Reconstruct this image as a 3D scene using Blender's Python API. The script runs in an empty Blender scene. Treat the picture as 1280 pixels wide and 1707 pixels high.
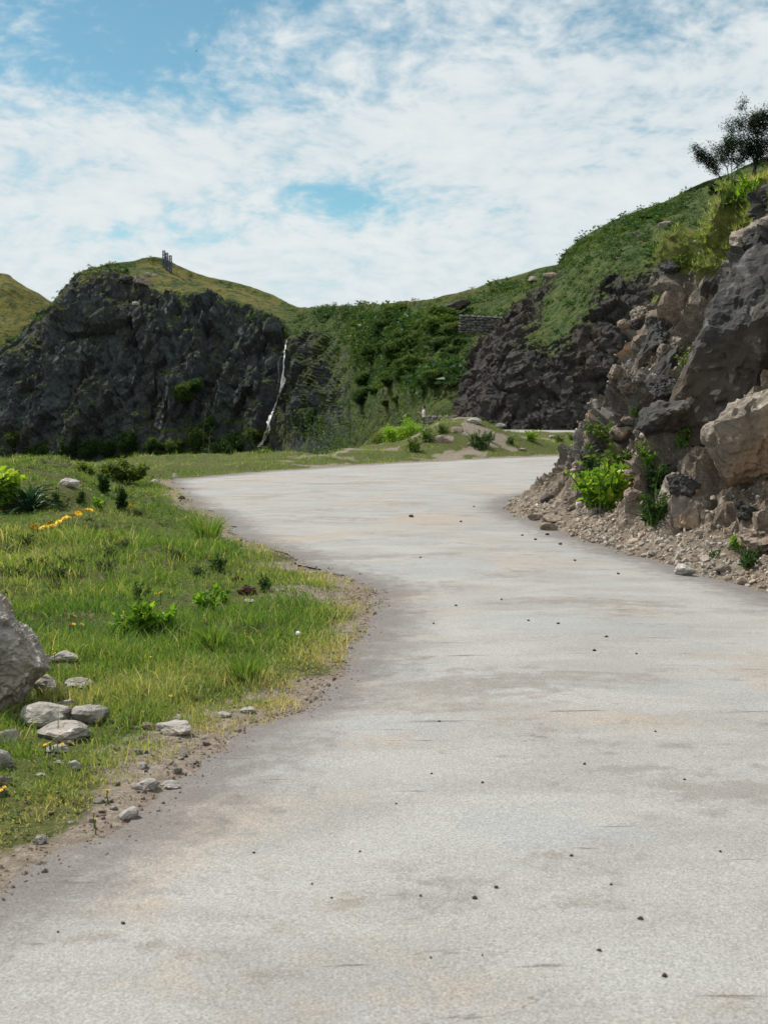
import bpy, bmesh, math, random
import numpy as np
from mathutils import Vector, Matrix
from mathutils.bvhtree import BVHTree

random.seed(7)
rng = np.random.default_rng(7)
S = bpy.context.scene
COL = S.collection
R = math.radians

# ------------------------------------------------------------------ camera
FPX, HOR, CAMZ = 2000.0, 690.0, 1.6          # focal length and eye line in photo pixels (1280 x 1707)
TH = math.atan((853.5 - HOR) / FPX)
cam = bpy.data.cameras.new('camera')
cam.lens = FPX / 1707 * 36
cam.sensor_width = 36
cam.clip_start, cam.clip_end = 0.1, 20000
cam.dof.use_dof = True
cam.dof.focus_distance = 9.0
cam.dof.aperture_fstop = 6.3
camo = bpy.data.objects.new('camera', cam)
COL.objects.link(camo)
camo.location = (0, 0, CAMZ)
camo.rotation_euler = (math.pi / 2 - TH, 0, 0)
S.camera = camo

# ------------------------------------------------------------------ light
SUN_AZ, SUN_EL = R(-52), R(53)               # azimuth from +Y towards +X
sdir = Vector((math.sin(SUN_AZ) * math.cos(SUN_EL), math.cos(SUN_AZ) * math.cos(SUN_EL), math.sin(SUN_EL)))
sun = bpy.data.lights.new('sun', 'SUN')
sun.energy, sun.angle, sun.color = 5.0, R(0.53), (1.0, 0.94, 0.85)
suno = bpy.data.objects.new('sun', sun)
COL.objects.link(suno)
suno.rotation_euler = (-sdir).to_track_quat('-Z', 'Y').to_euler()

S.view_settings.view_transform = 'Standard'
S.view_settings.look = 'None'
S.view_settings.exposure = 0.14
S.view_settings.gamma = 1.0
S.view_settings.use_curve_mapping = False
S.cycles.use_denoising = True
S.cycles.max_bounces = 6
S.cycles.diffuse_bounces = 3
S.cycles.glossy_bounces = 2
S.cycles.transmission_bounces = 3
S.cycles.use_adaptive_sampling = True

class NT:
    """tiny helper for node trees"""
    def __init__(s, tree):
        s.t = tree; s.n = tree.nodes; s.l = tree.links
    def new(s, typ, **kw):
        n = s.n.new(typ)
        for k, v in kw.items(): setattr(n, k, v)
        return n
    def set(s, sock, v):
        if hasattr(v, 'is_output'): s.l.new(v, sock)
        elif isinstance(v, (tuple, list)):
            v = tuple(v)
            if sock.type == 'RGBA' and len(v) == 3: v = v + (1,)
            sock.default_value = v
        else:
            if sock.type == 'RGBA': v = (v, v, v, 1)
            elif sock.type == 'VECTOR': v = (v, v, v)
            sock.default_value = v
    def math(s, op, a, b=0.0, c=0.0, clamp=False):
        n = s.new('ShaderNodeMath', operation=op, use_clamp=clamp)
        s.set(n.inputs[0], a); s.set(n.inputs[1], b); s.set(n.inputs[2], c)
        return n.outputs[0]
    def vmath(s, op, a, b=(0, 0, 0)):
        n = s.new('ShaderNodeVectorMath', operation=op)
        s.set(n.inputs[0], a); s.set(n.inputs[1], b)
        return n.outputs['Value'] if op in ('DOT_PRODUCT', 'LENGTH', 'DISTANCE') else n.outputs[0]
    def mix(s, f, a, b, mode='MIX'):
        n = s.new('ShaderNodeMix', data_type='RGBA', blend_type=mode)
        s.set(n.inputs[0], f); s.set(n.inputs[6], a); s.set(n.inputs[7], b)
        return n.outputs[2]
    def noise(s, vec, scale, detail=4, rough=0.55, dist=0.0, lac=2.0):
        n = s.new('ShaderNodeTexNoise')
        s.set(n.inputs['Vector'], vec); n.inputs['Scale'].default_value = scale
        n.inputs['Detail'].default_value = detail; n.inputs['Roughness'].default_value = rough
        n.inputs['Distortion'].default_value = dist; n.inputs['Lacunarity'].default_value = lac
        return n.outputs['Fac']
    def voro(s, vec, scale, feature='F1', out='Distance', rnd=1.0):
        n = s.new('ShaderNodeTexVoronoi', feature=feature)
        s.set(n.inputs['Vector'], vec); n.inputs['Scale'].default_value = scale
        n.inputs['Randomness'].default_value = rnd
        return n.outputs[out]
    def ramp(s, f, stops, interp='LINEAR'):
        n = s.new('ShaderNodeValToRGB'); r = n.color_ramp; r.interpolation = interp
        while len(r.elements) < len(stops): r.elements.new(0.5)
        for e, (p, c) in zip(r.elements, stops):
            e.position = p
            e.color = (c, c, c, 1) if isinstance(c, (int, float)) else tuple(c) + (1,)
        s.set(n.inputs[0], f)
        return n.outputs[0]
    def ss(s, f, a, b):
        n = s.new('ShaderNodeMapRange', interpolation_type='SMOOTHSTEP')
        s.set(n.inputs[0], f); s.set(n.inputs[1], a); s.set(n.inputs[2], b)
        return n.outputs[0]
    def attr(s, name):
        return s.new('ShaderNodeAttribute', attribute_name=name).outputs['Fac']
    def scalevec(s, vec, v):
        n = s.new('ShaderNodeMapping'); s.set(n.inputs['Vector'], vec); n.inputs['Scale'].default_value = v
        return n.outputs[0]

# ------------------------------------------------------------------ sky with altocumulus
W = bpy.data.worlds.new('World'); S.world = W; W.use_nodes = True
w = NT(W.node_tree); w.n.clear()
sky = w.new('ShaderNodeTexSky', sky_type='NISHITA', sun_disc=False)
sky.sun_elevation, sky.sun_rotation = SUN_EL, SUN_AZ
sky.altitude, sky.air_density, sky.dust_density, sky.ozone_density = 1500, 1.0, 0.6, 1.6
d = w.vmath('NORMALIZE', w.new('ShaderNodeTexCoord').outputs['Generated'])
sp = w.new('ShaderNodeSeparateXYZ'); w.set(sp.inputs[0], d)
zz = w.math('MAXIMUM', w.math('ADD', sp.outputs[2], 0.30), 0.05)
cp = w.new('ShaderNodeCombineXYZ')
w.set(cp.inputs[0], w.math('DIVIDE', sp.outputs[0], zz)); w.set(cp.inputs[1], w.math('DIVIDE', sp.outputs[1], zz))
cpv = cp.outputs[0]
warp = w.new('ShaderNodeTexNoise'); w.set(warp.inputs['Vector'], cpv); warp.inputs['Scale'].default_value = 2.2
warp.inputs['Detail'].default_value = 3
cw = w.vmath('ADD', cpv, w.scalevec(w.vmath('SUBTRACT', warp.outputs['Color'], (.5, .5, .5)), (.22, .22, .22)))
puff = w.noise(w.scalevec(cw, (1, .9, 1)), 21.0, 5, .55)
fine = w.noise(cw, 62.0, 4, .6)
mid = w.noise(w.scalevec(cw, (1, 1, 1)), 4.2, 4, .55)
# clear openings in the cloud deck (direction, angular radius, depth)
def opening(px, py, rx, ry, tilt=0.0):
    v = Vector(((px - 640) / FPX, (853.5 - py) / FPX, -1))
    v = Vector((v.x, v.y * math.sin(TH) + math.cos(TH), v.y * math.cos(TH) - math.sin(TH))).normalized()
    rt = Vector((v.y, -v.x, 0)).normalized(); up = rt.cross(v)
    r2, u2 = rt * math.cos(tilt) + up * math.sin(tilt), up * math.cos(tilt) - rt * math.sin(tilt)
    a = w.math('DIVIDE', w.vmath('DOT_PRODUCT', d, tuple(r2)), rx / FPX)
    b = w.math('DIVIDE', w.vmath('DOT_PRODUCT', d, tuple(u2)), ry / FPX)
    q = w.math('ADD', w.math('MULTIPLY', a, a), w.math('MULTIPLY', b, b))
    return w.math('MULTIPLY', w.math('EXPONENT', w.math('MULTIPLY', q, -1.0)), w.math('GREATER_THAN', w.vmath('DOT_PRODUCT', d, tuple(v)), 0.3))
op = w.math('MULTIPLY', opening(230, 20, 520, 130, R(8)), 1.0)
op = w.math('ADD', op, w.math('MULTIPLY', opening(590, 335, 150, 40, R(-4)), .62))
op = w.math('ADD', op, w.math('MULTIPLY', opening(470, 150, 200, 40, R(4)), .30))
op = w.math('ADD', op, w.math('MULTIPLY', opening(1120, 40, 300, 40, R(0)), .35))
op = w.math('ADD', op, w.math('MULTIPLY', opening(300, 385, 300, 45, R(0)), .28))
cov = w.math('ADD', w.math('MULTIPLY', w.math('SUBTRACT', mid, .5), 1.3), 0.97)
cov = w.math('SUBTRACT', cov, w.math('MULTIPLY', op, 1.0))
tex = w.math('ADD', w.math('MULTIPLY', w.math('SUBTRACT', puff, .5), 2.0), w.math('MULTIPLY', w.math('SUBTRACT', fine, .5), .7))
dens = w.ss(w.math('ADD', cov, w.math('MULTIPLY', tex, .72)), .0, .92)
shade = w.ss(w.math('ADD', w.math('MULTIPLY', puff, .6), w.math('MULTIPLY', mid, .6)), .35, .85)
ccol = w.mix(shade, (6.1, 6.8, 7.1), (7.4, 7.8, 7.85))
skyc = w.mix(1.0, sky.outputs[0], (.84, 1.14, .96), 'MULTIPLY')
colr = w.mix(w.math('MULTIPLY', dens, .96), skyc, ccol)
bg = w.new('ShaderNodeBackground'); w.set(bg.inputs[0], colr); bg.inputs[1].default_value = 0.10
wo = w.new('ShaderNodeOutputWorld'); w.l.new(bg.outputs[0], wo.inputs[0])

# ------------------------------------------------------------------ numpy noise
def hsh(ix, iy, iz, seed):
    h = (ix.astype(np.int64) * 374761393 + iy.astype(np.int64) * 668265263 + iz.astype(np.int64) * 2147483647 + seed * 974634777) & 0xFFFFFFFF
    h = ((h ^ (h >> 13)) * 1274126177) & 0xFFFFFFFF
    h = ((h ^ (h >> 16)) * 2246822519) & 0xFFFFFFFF
    return ((h ^ (h >> 15)) & 0xFFFFFF) / float(0xFFFFFF)
def vnoise(p, seed=0):
    i = np.floor(p); f = p - i; i = i.astype(np.int64)
    u = f * f * f * (f * (f * 6 - 15) + 10)
    r = 0
    for dx in (0, 1):
        wx = u[..., 0] if dx else 1 - u[..., 0]
        for dy in (0, 1):
            wy = u[..., 1] if dy else 1 - u[..., 1]
            for dz in (0, 1):
                wz = u[..., 2] if dz else 1 - u[..., 2]
                r = r + wx * wy * wz * hsh(i[..., 0] + dx, i[..., 1] + dy, i[..., 2] + dz, seed)
    return r * 2 - 1
ROT = np.array([[.36, .48, -.8], [-.8, .6, 0], [.48, .64, .6]])
def fbm(p, octs=4, gain=.5, seed=0, ridged=False):
    p = np.asarray(p, float); a, s, t = 1.0, 0.0, 0.0
    for k in range(octs):
        n = vnoise(p, seed + k)
        s = s + a * ((1 - np.abs(n)) * 2 - 1 if ridged else n); t += a
        a *= gain; p = (p @ ROT) * 2.03 + 3.7
    return s / t
def cells(p, seed=0, tilt=.8):
    """blocky facets: every Voronoi cell is a plane with its own height and tilt; returns (offset, edge distance)"""
    i = np.floor(p).astype(np.int64)
    f1 = np.full(p.shape[:-1], 9.0); f2 = f1.copy(); off = np.zeros_like(f1)
    for dx in (-1, 0, 1):
        for dy in (-1, 0, 1):
            for dz in (-1, 0, 1):
                c = (i[..., 0] + dx, i[..., 1] + dy, i[..., 2] + dz)
                j = np.stack([hsh(*c, seed + q) for q in range(3)], -1)
                v = p - (np.stack(c, -1) + j)
                dd = np.sqrt((v * v).sum(-1))
                g = np.stack([hsh(*c, seed + 10 + q) for q in range(3)], -1) * 2 - 1
                o = hsh(*c, seed + 20) * 2 - 1 + tilt * (g * v).sum(-1)
                n = dd < f1
                f2 = np.where(n, f1, np.minimum(f2, dd)); off = np.where(n, o, off); f1 = np.where(n, dd, f1)
    return off, f2 - f1
def sst(x, a, b):
    t = np.clip((x - a) / (b - a), 0, 1); return t * t * (3 - 2 * t)

# ------------------------------------------------------------------ photo pixel -> world
def ray(px, py):
    a, b = (px - 640) / FPX, (853.5 - py) / FPX
    return np.array([a, b * math.sin(TH) + math.cos(TH), b * math.cos(TH) - math.sin(TH)])
def P(px, py, Y):
    r = ray(px, py); return np.array([0, 0, CAMZ]) + r * (Y / r[1])
def G(px, py, z=0.0):
    r = ray(px, py); return np.array([0, 0, CAMZ]) + r * ((z - CAMZ) / r[2])

# ------------------------------------------------------------------ mesh helpers
def tag(o, label=None, cat=None, group=None, kind=None):
    if label: o['label'] = label
    if cat: o['category'] = cat
    if group: o['group'] = group
    if kind: o['kind'] = kind
    return o
def fast_mesh(name, V, F, attrs=None, smooth=True):
    """V (n,3), F list of int arrays (m,k)"""
    me = bpy.data.meshes.new(name)
    V = np.asarray(V, np.float32)
    me.vertices.add(len(V)); me.vertices.foreach_set('co', V.ravel())
    F = [np.asarray(f, np.int32) for f in F if len(f)]
    lt = np.concatenate([np.full(len(f), f.shape[1], np.int32) for f in F])
    ls = np.concatenate([[0], np.cumsum(lt)[:-1]]).astype(np.int32)
    vi = np.concatenate([f.ravel() for f in F])
    me.loops.add(len(vi)); me.loops.foreach_set('vertex_index', vi)
    me.polygons.add(len(lt)); me.polygons.foreach_set('loop_start', ls); me.polygons.foreach_set('loop_total', lt)
    me.polygons.foreach_set('use_smooth', np.full(len(lt), smooth, bool))
    for k, a in (attrs or {}).items():
        at = me.attributes.new(k, 'FLOAT', 'POINT'); at.data.foreach_set('value', np.asarray(a, np.float32).ravel())
    me.update(calc_edges=True); me.validate()
    return me
def obj(name, me, mat=None, parent=None):
    o = bpy.data.objects.new(name, me); COL.objects.link(o)
    if mat is not None and len(me.materials) == 0: me.materials.append(mat)
    if parent is not None: o.parent = parent
    return o
def empty(name, loc, rz=0.0):
    o = bpy.data.objects.new(name, None); COL.objects.link(o); o.location = Vector(loc); o.rotation_euler = (0, 0, rz)
    o.empty_display_size = .1
    return o
def grid_faces(nv, nu):
    a = np.arange(nv * nu).reshape(nv, nu)
    return np.stack([a[:-1, :-1], a[:-1, 1:], a[1:, 1:], a[1:, :-1]], -1).reshape(-1, 4)
def grid_normals(V):
    du = np.gradient(V, axis=1); dv = np.gradient(V, axis=0)
    n = np.cross(du, dv); return n / np.maximum(np.linalg.norm(n, axis=-1, keepdims=True), 1e-9)
def catmull(pts, n):
    """pts (k, ...) -> n samples"""
    pts = np.asarray(pts, float); k = len(pts)
    e = np.concatenate([[2 * pts[0] - pts[1]], pts, [2 * pts[-1] - pts[-2]]])
    t = np.linspace(0, k - 1, n); i = np.minimum(t.astype(int), k - 2); f = (t - i).reshape((-1,) + (1,) * (pts.ndim - 1))
    p0, p1, p2, p3 = e[i], e[i + 1], e[i + 2], e[i + 3]
    return .5 * (2 * p1 + (p2 - p0) * f + (2 * p0 - 5 * p1 + 4 * p2 - p3) * f ** 2 + (3 * p1 - p0 - 3 * p2 + p3) * f ** 3)
def loft(rows, nv, nu):
    """rows: (r, c, k) control values -> (nv, nu, k)"""
    a = catmull(np.asarray(rows, float), nv)
    return np.swapaxes(catmull(np.swapaxes(a, 0, 1), nu), 0, 1)

# ------------------------------------------------------------------ materials
def material(name):
    m = bpy.data.materials.new(name); m.use_nodes = True
    t = NT(m.node_tree); t.n.clear()
    out = t.new('ShaderNodeOutputMaterial')
    return m, t, out
def principled(t, out, col, rough=.9, bump=None, bs=.3, bd=.02, spec=.25):
    b = t.new('ShaderNodeBsdfPrincipled')
    t.set(b.inputs['Base Color'], col); t.set(b.inputs['Roughness'], rough); b.inputs['Specular IOR Level'].default_value = spec
    if bump is not None:
        n = t.new('ShaderNodeBump'); n.inputs['Strength'].default_value = bs; n.inputs['Distance'].default_value = bd
        t.set(n.inputs['Height'], bump); t.l.new(n.outputs[0], b.inputs['Normal'])
    t.l.new(b.outputs[0], out.inputs[0])
    return b
def rock_colour(t, v, sc, dark, light, warm):
    n1 = t.noise(v, sc, 6, .62); n2 = t.noise(v, sc * 5.3, 5, .65); n3 = t.noise(v, sc * .33, 3, .5)
    c = t.ramp(t.math('ADD', t.math('MULTIPLY', n1, .6), t.math('MULTIPLY', n2, .4)), [(.3, dark), (.52, [(a + b) / 2 for a, b in zip(dark, light)]), (.72, light)])
    c = t.mix(t.math('MULTIPLY', t.ss(n3, .48, .68), .7), c, warm)
    return c, n1, n2
def rock_mat(name, sc, dark, light, warm, bd=.02, bs=.8, streak=None):
    m, t, out = material(name)
    v = t.new('ShaderNodeTexCoord').outputs['Object']
    c, n1, n2 = rock_colour(t, v, sc, dark, light, warm)
    crack = t.ss(t.voro(t.vmath('ADD', v, t.scalevec(t.new('ShaderNodeTexNoise').outputs['Color'], (.3 / sc,) * 3)), sc * 1.7, 'DISTANCE_TO_EDGE'), 0.0, .06)
    h = t.math('ADD', t.math('ADD', t.math('MULTIPLY', n1, 1.0), t.math('MULTIPLY', n2, .5)), t.math('MULTIPLY', crack, .12))
    c = t.mix(t.math('MULTIPLY', t.ss(t.noise(v, sc * 2.2, 5, .7), .56, .66), .55), c, [min(1, x * 1.5 + .05) for x in light])   # lichen
    principled(t, out, c, .92, h, bs, bd, .2)
    return m
def leaf_mat(name, c0, c1, c2, trans=.45, attr='tint', gloss=.12):
    m, t, out = material(name)
    f = t.attr(attr)
    c = t.ramp(f, [(0.0, c0), (.5, c1), (1.0, c2)])
    df = t.new('ShaderNodeBsdfDiffuse'); t.set(df.inputs[0], c)
    tr = t.new('ShaderNodeBsdfTranslucent'); t.set(tr.inputs[0], t.mix(1.0, c, (1.25, 1.2, .6), 'MULTIPLY'))
    mx = t.new('ShaderNodeMixShader'); mx.inputs[0].default_value = trans
    t.l.new(df.outputs[0], mx.inputs[1]); t.l.new(tr.outputs[0], mx.inputs[2])
    gl = t.new('ShaderNodeBsdfGlossy'); gl.inputs['Roughness'].default_value = .45; t.set(gl.inputs[0], (.8, .9, .8))
    m2 = t.new('ShaderNodeMixShader'); m2.inputs[0].default_value = gloss * .12
    t.l.new(mx.outputs[0], m2.inputs[1]); t.l.new(gl.outputs[0], m2.inputs[2]); t.l.new(m2.outputs[0], out.inputs[0])
    return m
def plain(name, col, rough=.8, var=.15, sc=6.0, spec=.3):
    m, t, out = material(name)
    v = t.new('ShaderNodeTexCoord').outputs['Object']
    n = t.noise(v, sc, 4, .6)
    c = t.mix(n, [x * (1 - var) for x in col], [min(1, x * (1 + var)) for x in col])
    principled(t, out, c, rough, n, .2, .01, spec)
    return m

def hill_mat(name, sc, rk_dark, rk_light, rk_warm, g_dark, g_light, g_dry, bd):
    """rock and turf shared by the hills: attribute 'grass' says where turf grows, 'dry' where it is tawny"""
    m, t, out = material(name)
    geo = t.new('ShaderNodeNewGeometry')
    v = geo.outputs['Position']
    c, n1, n2 = rock_colour(t, v, sc, rk_dark, rk_light, rk_warm)
    spn = t.new('ShaderNodeSeparateXYZ'); t.l.new(geo.outputs['Normal'], spn.inputs[0])
    ga = t.attr('grass')
    nb = t.noise(v, sc * .8, 5, .65)
    f = t.math('ADD', t.math('ADD', ga, t.math('MULTIPLY', t.math('SUBTRACT', nb, .5), 1.5)), t.math('MULTIPLY', t.math('SUBTRACT', spn.outputs[2], .55), .7))
    gm = t.ss(f, .38, .58)
    gn = t.noise(v, sc * 3.2, 6, .68); gn2 = t.noise(v, sc * .8, 5, .6)
    gc = t.mix(t.ss(gn, .32, .68), g_dark, g_light)
    dry = t.math('MULTIPLY', t.attr('dry'), t.ss(t.math('ADD', gn2, t.math('MULTIPLY', gn, .4)), .58, .78))
    gc = t.mix(dry, gc, g_dry)
    col = t.mix(gm, c, gc)
    h = t.math('ADD', t.math('MULTIPLY', n1, 1.0), t.math('MULTIPLY', n2, .6))
    h = t.math('ADD', h, t.math('MULTIPLY', t.math('MULTIPLY', gn, gm), .7))
    principled(t, out, col, .95, h, .9, bd, .1)
    return m

M = {}
M['far'] = hill_mat('cliff_rock_and_turf', .30, (.011, .0145, .017), (.115, .128, .133), (.050, .055, .040), (.020, .040, .014), (.070, .098, .026), (.15, .125, .032), .9)
M['spur'] = hill_mat('spur_rock_and_turf', .55, (.015, .0145, .0145), (.10, .092, .084), (.075, .060, .048), (.020, .040, .014), (.065, .105, .030), (.13, .12, .035), .5)
M['boulder'] = rock_mat('pale_limestone', 5.0, (.15, .135, .118), (.50, .465, .43), (.33, .26, .20), .03, .9)
M['stone'] = rock_mat('pale_stone', 9.0, (.20, .18, .165), (.44, .42, .40), (.33, .265, .21), .012, .7)
M['slab'] = rock_mat('dark_slab_rock', 1.6, (.017, .018, .018), (.085, .082, .078), (.08, .058, .042), .05, .9)
M['tan'] = rock_mat('tan_rock', 2.6, (.10, .08, .06), (.34, .305, .265), (.30, .19, .11), .04, .9)
M['brown'] = rock_mat('brown_stone', 9.0, (.10, .075, .06), (.33, .27, .22), (.28, .19, .14), .012, .6)
M['scree'] = rock_mat('scree_chips', 5.0, (.12, .10, .08), (.52, .47, .41), (.34, .26, .19), .012, .6)
M['soil'] = plain('brown_soil', (.085, .052, .036), .95, .6, 25, .1)
M['wall'] = rock_mat('wall_stone', 3.0, (.06, .058, .055), (.22, .21, .20), (.14, .12, .10), .03, .7)
M['pebble'] = rock_mat('dark_pebble', 30.0, (.025, .022, .022), (.085, .075, .07), (.07, .05, .04), .004, .5)
M['grass'] = leaf_mat('grass_blades', (.055, .150, .028), (.170, .260, .055), (.50, .43, .24), .48)
M['leaf'] = leaf_mat('shrub_leaves', (.016, .042, .018), (.045, .095, .028), (.14, .19, .04), .35)
M['birch'] = leaf_mat('tree_leaves', (.010, .022, .014), (.020, .040, .020), (.045, .075, .030), .22)
M['bright'] = leaf_mat('bright_leaves', (.07, .17, .02), (.16, .32, .03), (.38, .46, .05), .5)
M['strap'] = leaf_mat('strap_leaves', (.012, .050, .030), (.030, .085, .050), (.075, .14, .085), .25, gloss=.4)
M['bark'] = plain('dark_bark', (.045, .038, .034), .9, .4, 12)
M['stem'] = plain('green_stem', (.07, .13, .03), .8, .2, 20)
M['petal'] = plain('yellow_petal', (.85, .50, .015), .7, .15, 40)
M['fluff'] = plain('white_seed_fluff', (.75, .74, .70), .9, .05, 40)
M['steel'] = plain('painted_steel', (.075, .085, .13), .55, .3, 3)

# road: pale worn chip-seal with tan and dark stains
m, t, out = material('worn_asphalt'); M['road'] = m
v = t.new('ShaderNodeNewGeometry').outputs['Position']
big = t.noise(v, .45, 5, .6, .6); medn = t.noise(t.scalevec(v, (.8, 1.6, 1)), 1.1, 5, .62, .4); sm = t.noise(v, 6.0, 5, .7)
grit = t.noise(v, 120.0, 3, .75); grit2 = t.voro(v, 140.0, 'F1', 'Color')
base = t.mix(t.ss(medn, .36, .64), (.25, .247, .238), (.30, .30, .292))
tan = t.ss(t.math('ADD', big, t.math('MULTIPLY', t.math('SUBTRACT', sm, .5), .25)), .50, .66)
base = t.mix(t.math('MULTIPLY', tan, .75), base, (.308, .262, .218))
pat = t.noise(t.scalevec(v, (.55, 1.3, 1)), .9, 4, .6, .8)
drk = t.ss(t.math('ADD', pat, t.math('MULTIPLY', t.math('SUBTRACT', sm, .5), .5)), .55, .66)
base = t.mix(t.math('MULTIPLY', drk, .65), base, (.19, .174, .16))
blu = t.ss(t.noise(t.scalevec(v, (.7, .8, 1)), .8, 5, .6), .52, .58)
base = t.mix(t.math('MULTIPLY', blu, .5), base, (.265, .275, .285))
rv = t.new('ShaderNodeMapping'); t.set(rv.inputs['Vector'], v); rv.inputs['Rotation'].default_value = (0, 0, R(7)); rv.inputs['Scale'].default_value = (1.5, 16, 1)
scar = t.ss(t.noise(rv.outputs[0], 1.0, 3, .55), .665, .71)
base = t.mix(t.math('MULTIPLY', scar, .75), base, (.13, .11, .10))
cn = t.noise(t.scalevec(rv.outputs[0], (.32, .055, 1)), 1.0, 6, .6)
crk = t.math('SUBTRACT', 1.0, t.ss(t.math('ABSOLUTE', t.math('SUBTRACT', cn, .5)), .0, .0035))
crk = t.math('MULTIPLY', crk, t.ss(t.noise(v, .5, 3, .5), .50, .60))
base = t.mix(t.math('MULTIPLY', crk, .6), base, (.11, .095, .085))
rv2 = t.new('ShaderNodeMapping'); t.set(rv2.inputs['Vector'], v); rv2.inputs['Rotation'].default_value = (0, 0, R(-4)); rv2.inputs['Scale'].default_value = (.5, 5, 1)
stk = t.ss(t.noise(rv2.outputs[0], 1.0, 5, .6), .52, .72)
base = t.mix(t.math('MULTIPLY', stk, .22), base, (.30, .275, .255))
ed = t.attr('edge')
edm = t.math('SUBTRACT', 1.0, t.ss(t.math('ADD', ed, t.math('MULTIPLY', t.math('SUBTRACT', sm, .5), 1.3)), .05, .75))
base = t.mix(t.math('MULTIPLY', edm, .8), base, (.125, .112, .105))
g1 = t.ramp(grit, [(.28, .68), (.5, .99), (.72, 1.28)])
base = t.mix(1.0, base, g1, 'MULTIPLY')
g2 = t.ramp(t.vmath('DOT_PRODUCT', grit2, (.33, .33, .33)), [(.15, .80), (.5, 1.0), (.85, 1.2)])
base = t.mix(1.0, base, g2, 'MULTIPLY')
hh = t.math('ADD', t.math('MULTIPLY', grit, .8), t.math('SUBTRACT', t.math('MULTIPLY', sm, .5), t.math('MULTIPLY', scar, 1.2)))
principled(t, out, base, .9, hh, .8, .0035, .15)

# soil and turf under the grass
m, t, out = material('verge_soil'); M['ground'] = m
v = t.new('ShaderNodeNewGeometry').outputs['Position']
n1 = t.noise(v, 2.2, 6, .65); n2 = t.noise(v, 14.0, 5, .7); n3 = t.noise(v, 55.0, 3, .7)
soil = t.ramp(t.math('ADD', t.math('MULTIPLY', n2, .6), t.math('MULTIPLY', n3, .4)), [(.32, (.085, .07, .055)), (.52, (.19, .16, .13)), (.7, (.36, .32, .275))])
turf = t.ramp(n2, [(.3, (.035, .040, .014)), (.55, (.075, .085, .026)), (.75, (.17, .15, .07))])
gm = t.ss(t.math('ADD', t.attr('grass'), t.math('MULTIPLY', t.math('SUBTRACT', n1, .5), .9)), .35, .62)
c = t.mix(gm, soil, turf)
principled(t, out, c, .95, t.math('ADD', n2, t.math('MULTIPLY', n3, .5)), .8, .03, .1)

# earth and shattered rock of the road cutting
m, t, out = material('cutting_earth_and_rock'); M['cut'] = m
geo = t.new('ShaderNodeNewGeometry'); v = geo.outputs['Position']
n1 = t.noise(v, .9, 6, .65); n2 = t.noise(v, 7.0, 6, .7); n3 = t.noise(v, 40.0, 4, .75); n4 = t.noise(t.scalevec(v, (1, 1, .35)), 2.4, 5, .65)
earth = t.ramp(t.math('ADD', t.math('MULTIPLY', n2, .55), t.math('MULTIPLY', n3, .45)), [(.33, (.065, .052, .040)), (.5, (.19, .155, .12)), (.68, (.44, .385, .32))])
rk = t.ramp(t.math('ADD', t.math('MULTIPLY', n4, .6), t.math('MULTIPLY', n3, .4)), [(.33, (.030, .030, .029)), (.5, (.12, .113, .102)), (.66, (.36, .34, .31))])
rust = t.mix(t.ss(t.noise(v, 1.7, 4, .6), .55, .7), rk, (.26, .155, .09))
c = t.mix(t.attr('rock'), earth, rust)
tf = t.ramp(n2, [(.3, (.05, .06, .015)), (.5, (.12, .14, .035)), (.7, (.27, .25, .09))])
c = t.mix(t.ss(t.math('ADD', t.attr('grass'), t.math('MULTIPLY', t.math('SUBTRACT', n1, .5), .7)), .4, .6), c, tf)
hcut = t.math('ADD', t.math('MULTIPLY', n2, .8), t.math('MULTIPLY', n3, .6))
principled(t, out, c, .95, hcut, 1.0, .05, .12)

# water
m, t, out = material('white_water'); M['water'] = m
v = t.new('ShaderNodeNewGeometry').outputs['Position']
n1 = t.noise(t.scalevec(v, (1, 1, .3)), 1.6, 4, .6)
b = principled(t, out, t.mix(t.ss(n1, .30, .48), (.30, .33, .36), (.88, .89, .90)), .35, n1, .5, .2, .5)

# ================================================================== ROAD
ROADP = [((-2.6, -6), (5.4, -6)), ((-1.9, 1.5), (4.8, 1.5)), ((-1.3, 4.05), (4.35, 4.5)), ((-.63, 5.98), (4.0, 7)), ((-.27, 7.6), (3.7, 9)),
         ((-.05, 10.2), (3.4, 10.7)), ((-.65, 12.2), (3.05, 12.4)), ((-1.09, 13.6), (2.8, 14)), ((-1.97, 16.4), (2.38, 16.4)), ((-3.1, 20.6), (2.1, 19.5)),
         ((-4.35, 25.6), (2.25, 21.8)), ((-5.0, 29), (3.0, 24)), ((-4.3, 31.2), (4.2, 26.5)), ((-2.6, 34.5), (5.8, 29)), ((-.75, 37.6), (7.6, 32)),
         ((3.4, 42.7), (11, 36)), ((8.1, 47.5), (14.5, 40)), ((13, 51.5), (18.5, 44)), ((17, 56), (24, 49)), ((18.5, 62), (27, 58)),
         ((17.6, 67), (27, 69)), ((14.5, 71.5), (22, 77.5)), ((11, 73.6), (15.5, 83)), ((6.4, 76.3), (9.4, 86.5)), ((3.6, 80), (7.4, 89)), ((2.2, 86), (6.4, 93)), ((2.0, 95), (6.4, 100)), ((3, 104), (7, 108))]
NR = 700
RL = catmull([a for a, b in ROADP], NR); RR = catmull([b for a, b in ROADP], NR)
def wiggle(C, seed, amp):
    tg = np.gradient(C, axis=0); tg /= np.linalg.norm(tg, axis=1, keepdims=True)
    s = np.concatenate([[0], np.cumsum(np.linalg.norm(np.diff(C, axis=0), axis=1))])
    p = np.stack([s * 1.1, s * 0 + seed, s * 0], -1)
    return C + np.stack([-tg[:, 1], tg[:, 0]], -1) * (amp * fbm(p, 5, .6, seed))[:, None]
RLw, RRw = wiggle(RL, 3, .30), wiggle(RR, 4, .16)
def zroad(x, y):
    return .45 * sst(y, 44, 78) - .0 * x
nu = 60
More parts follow.
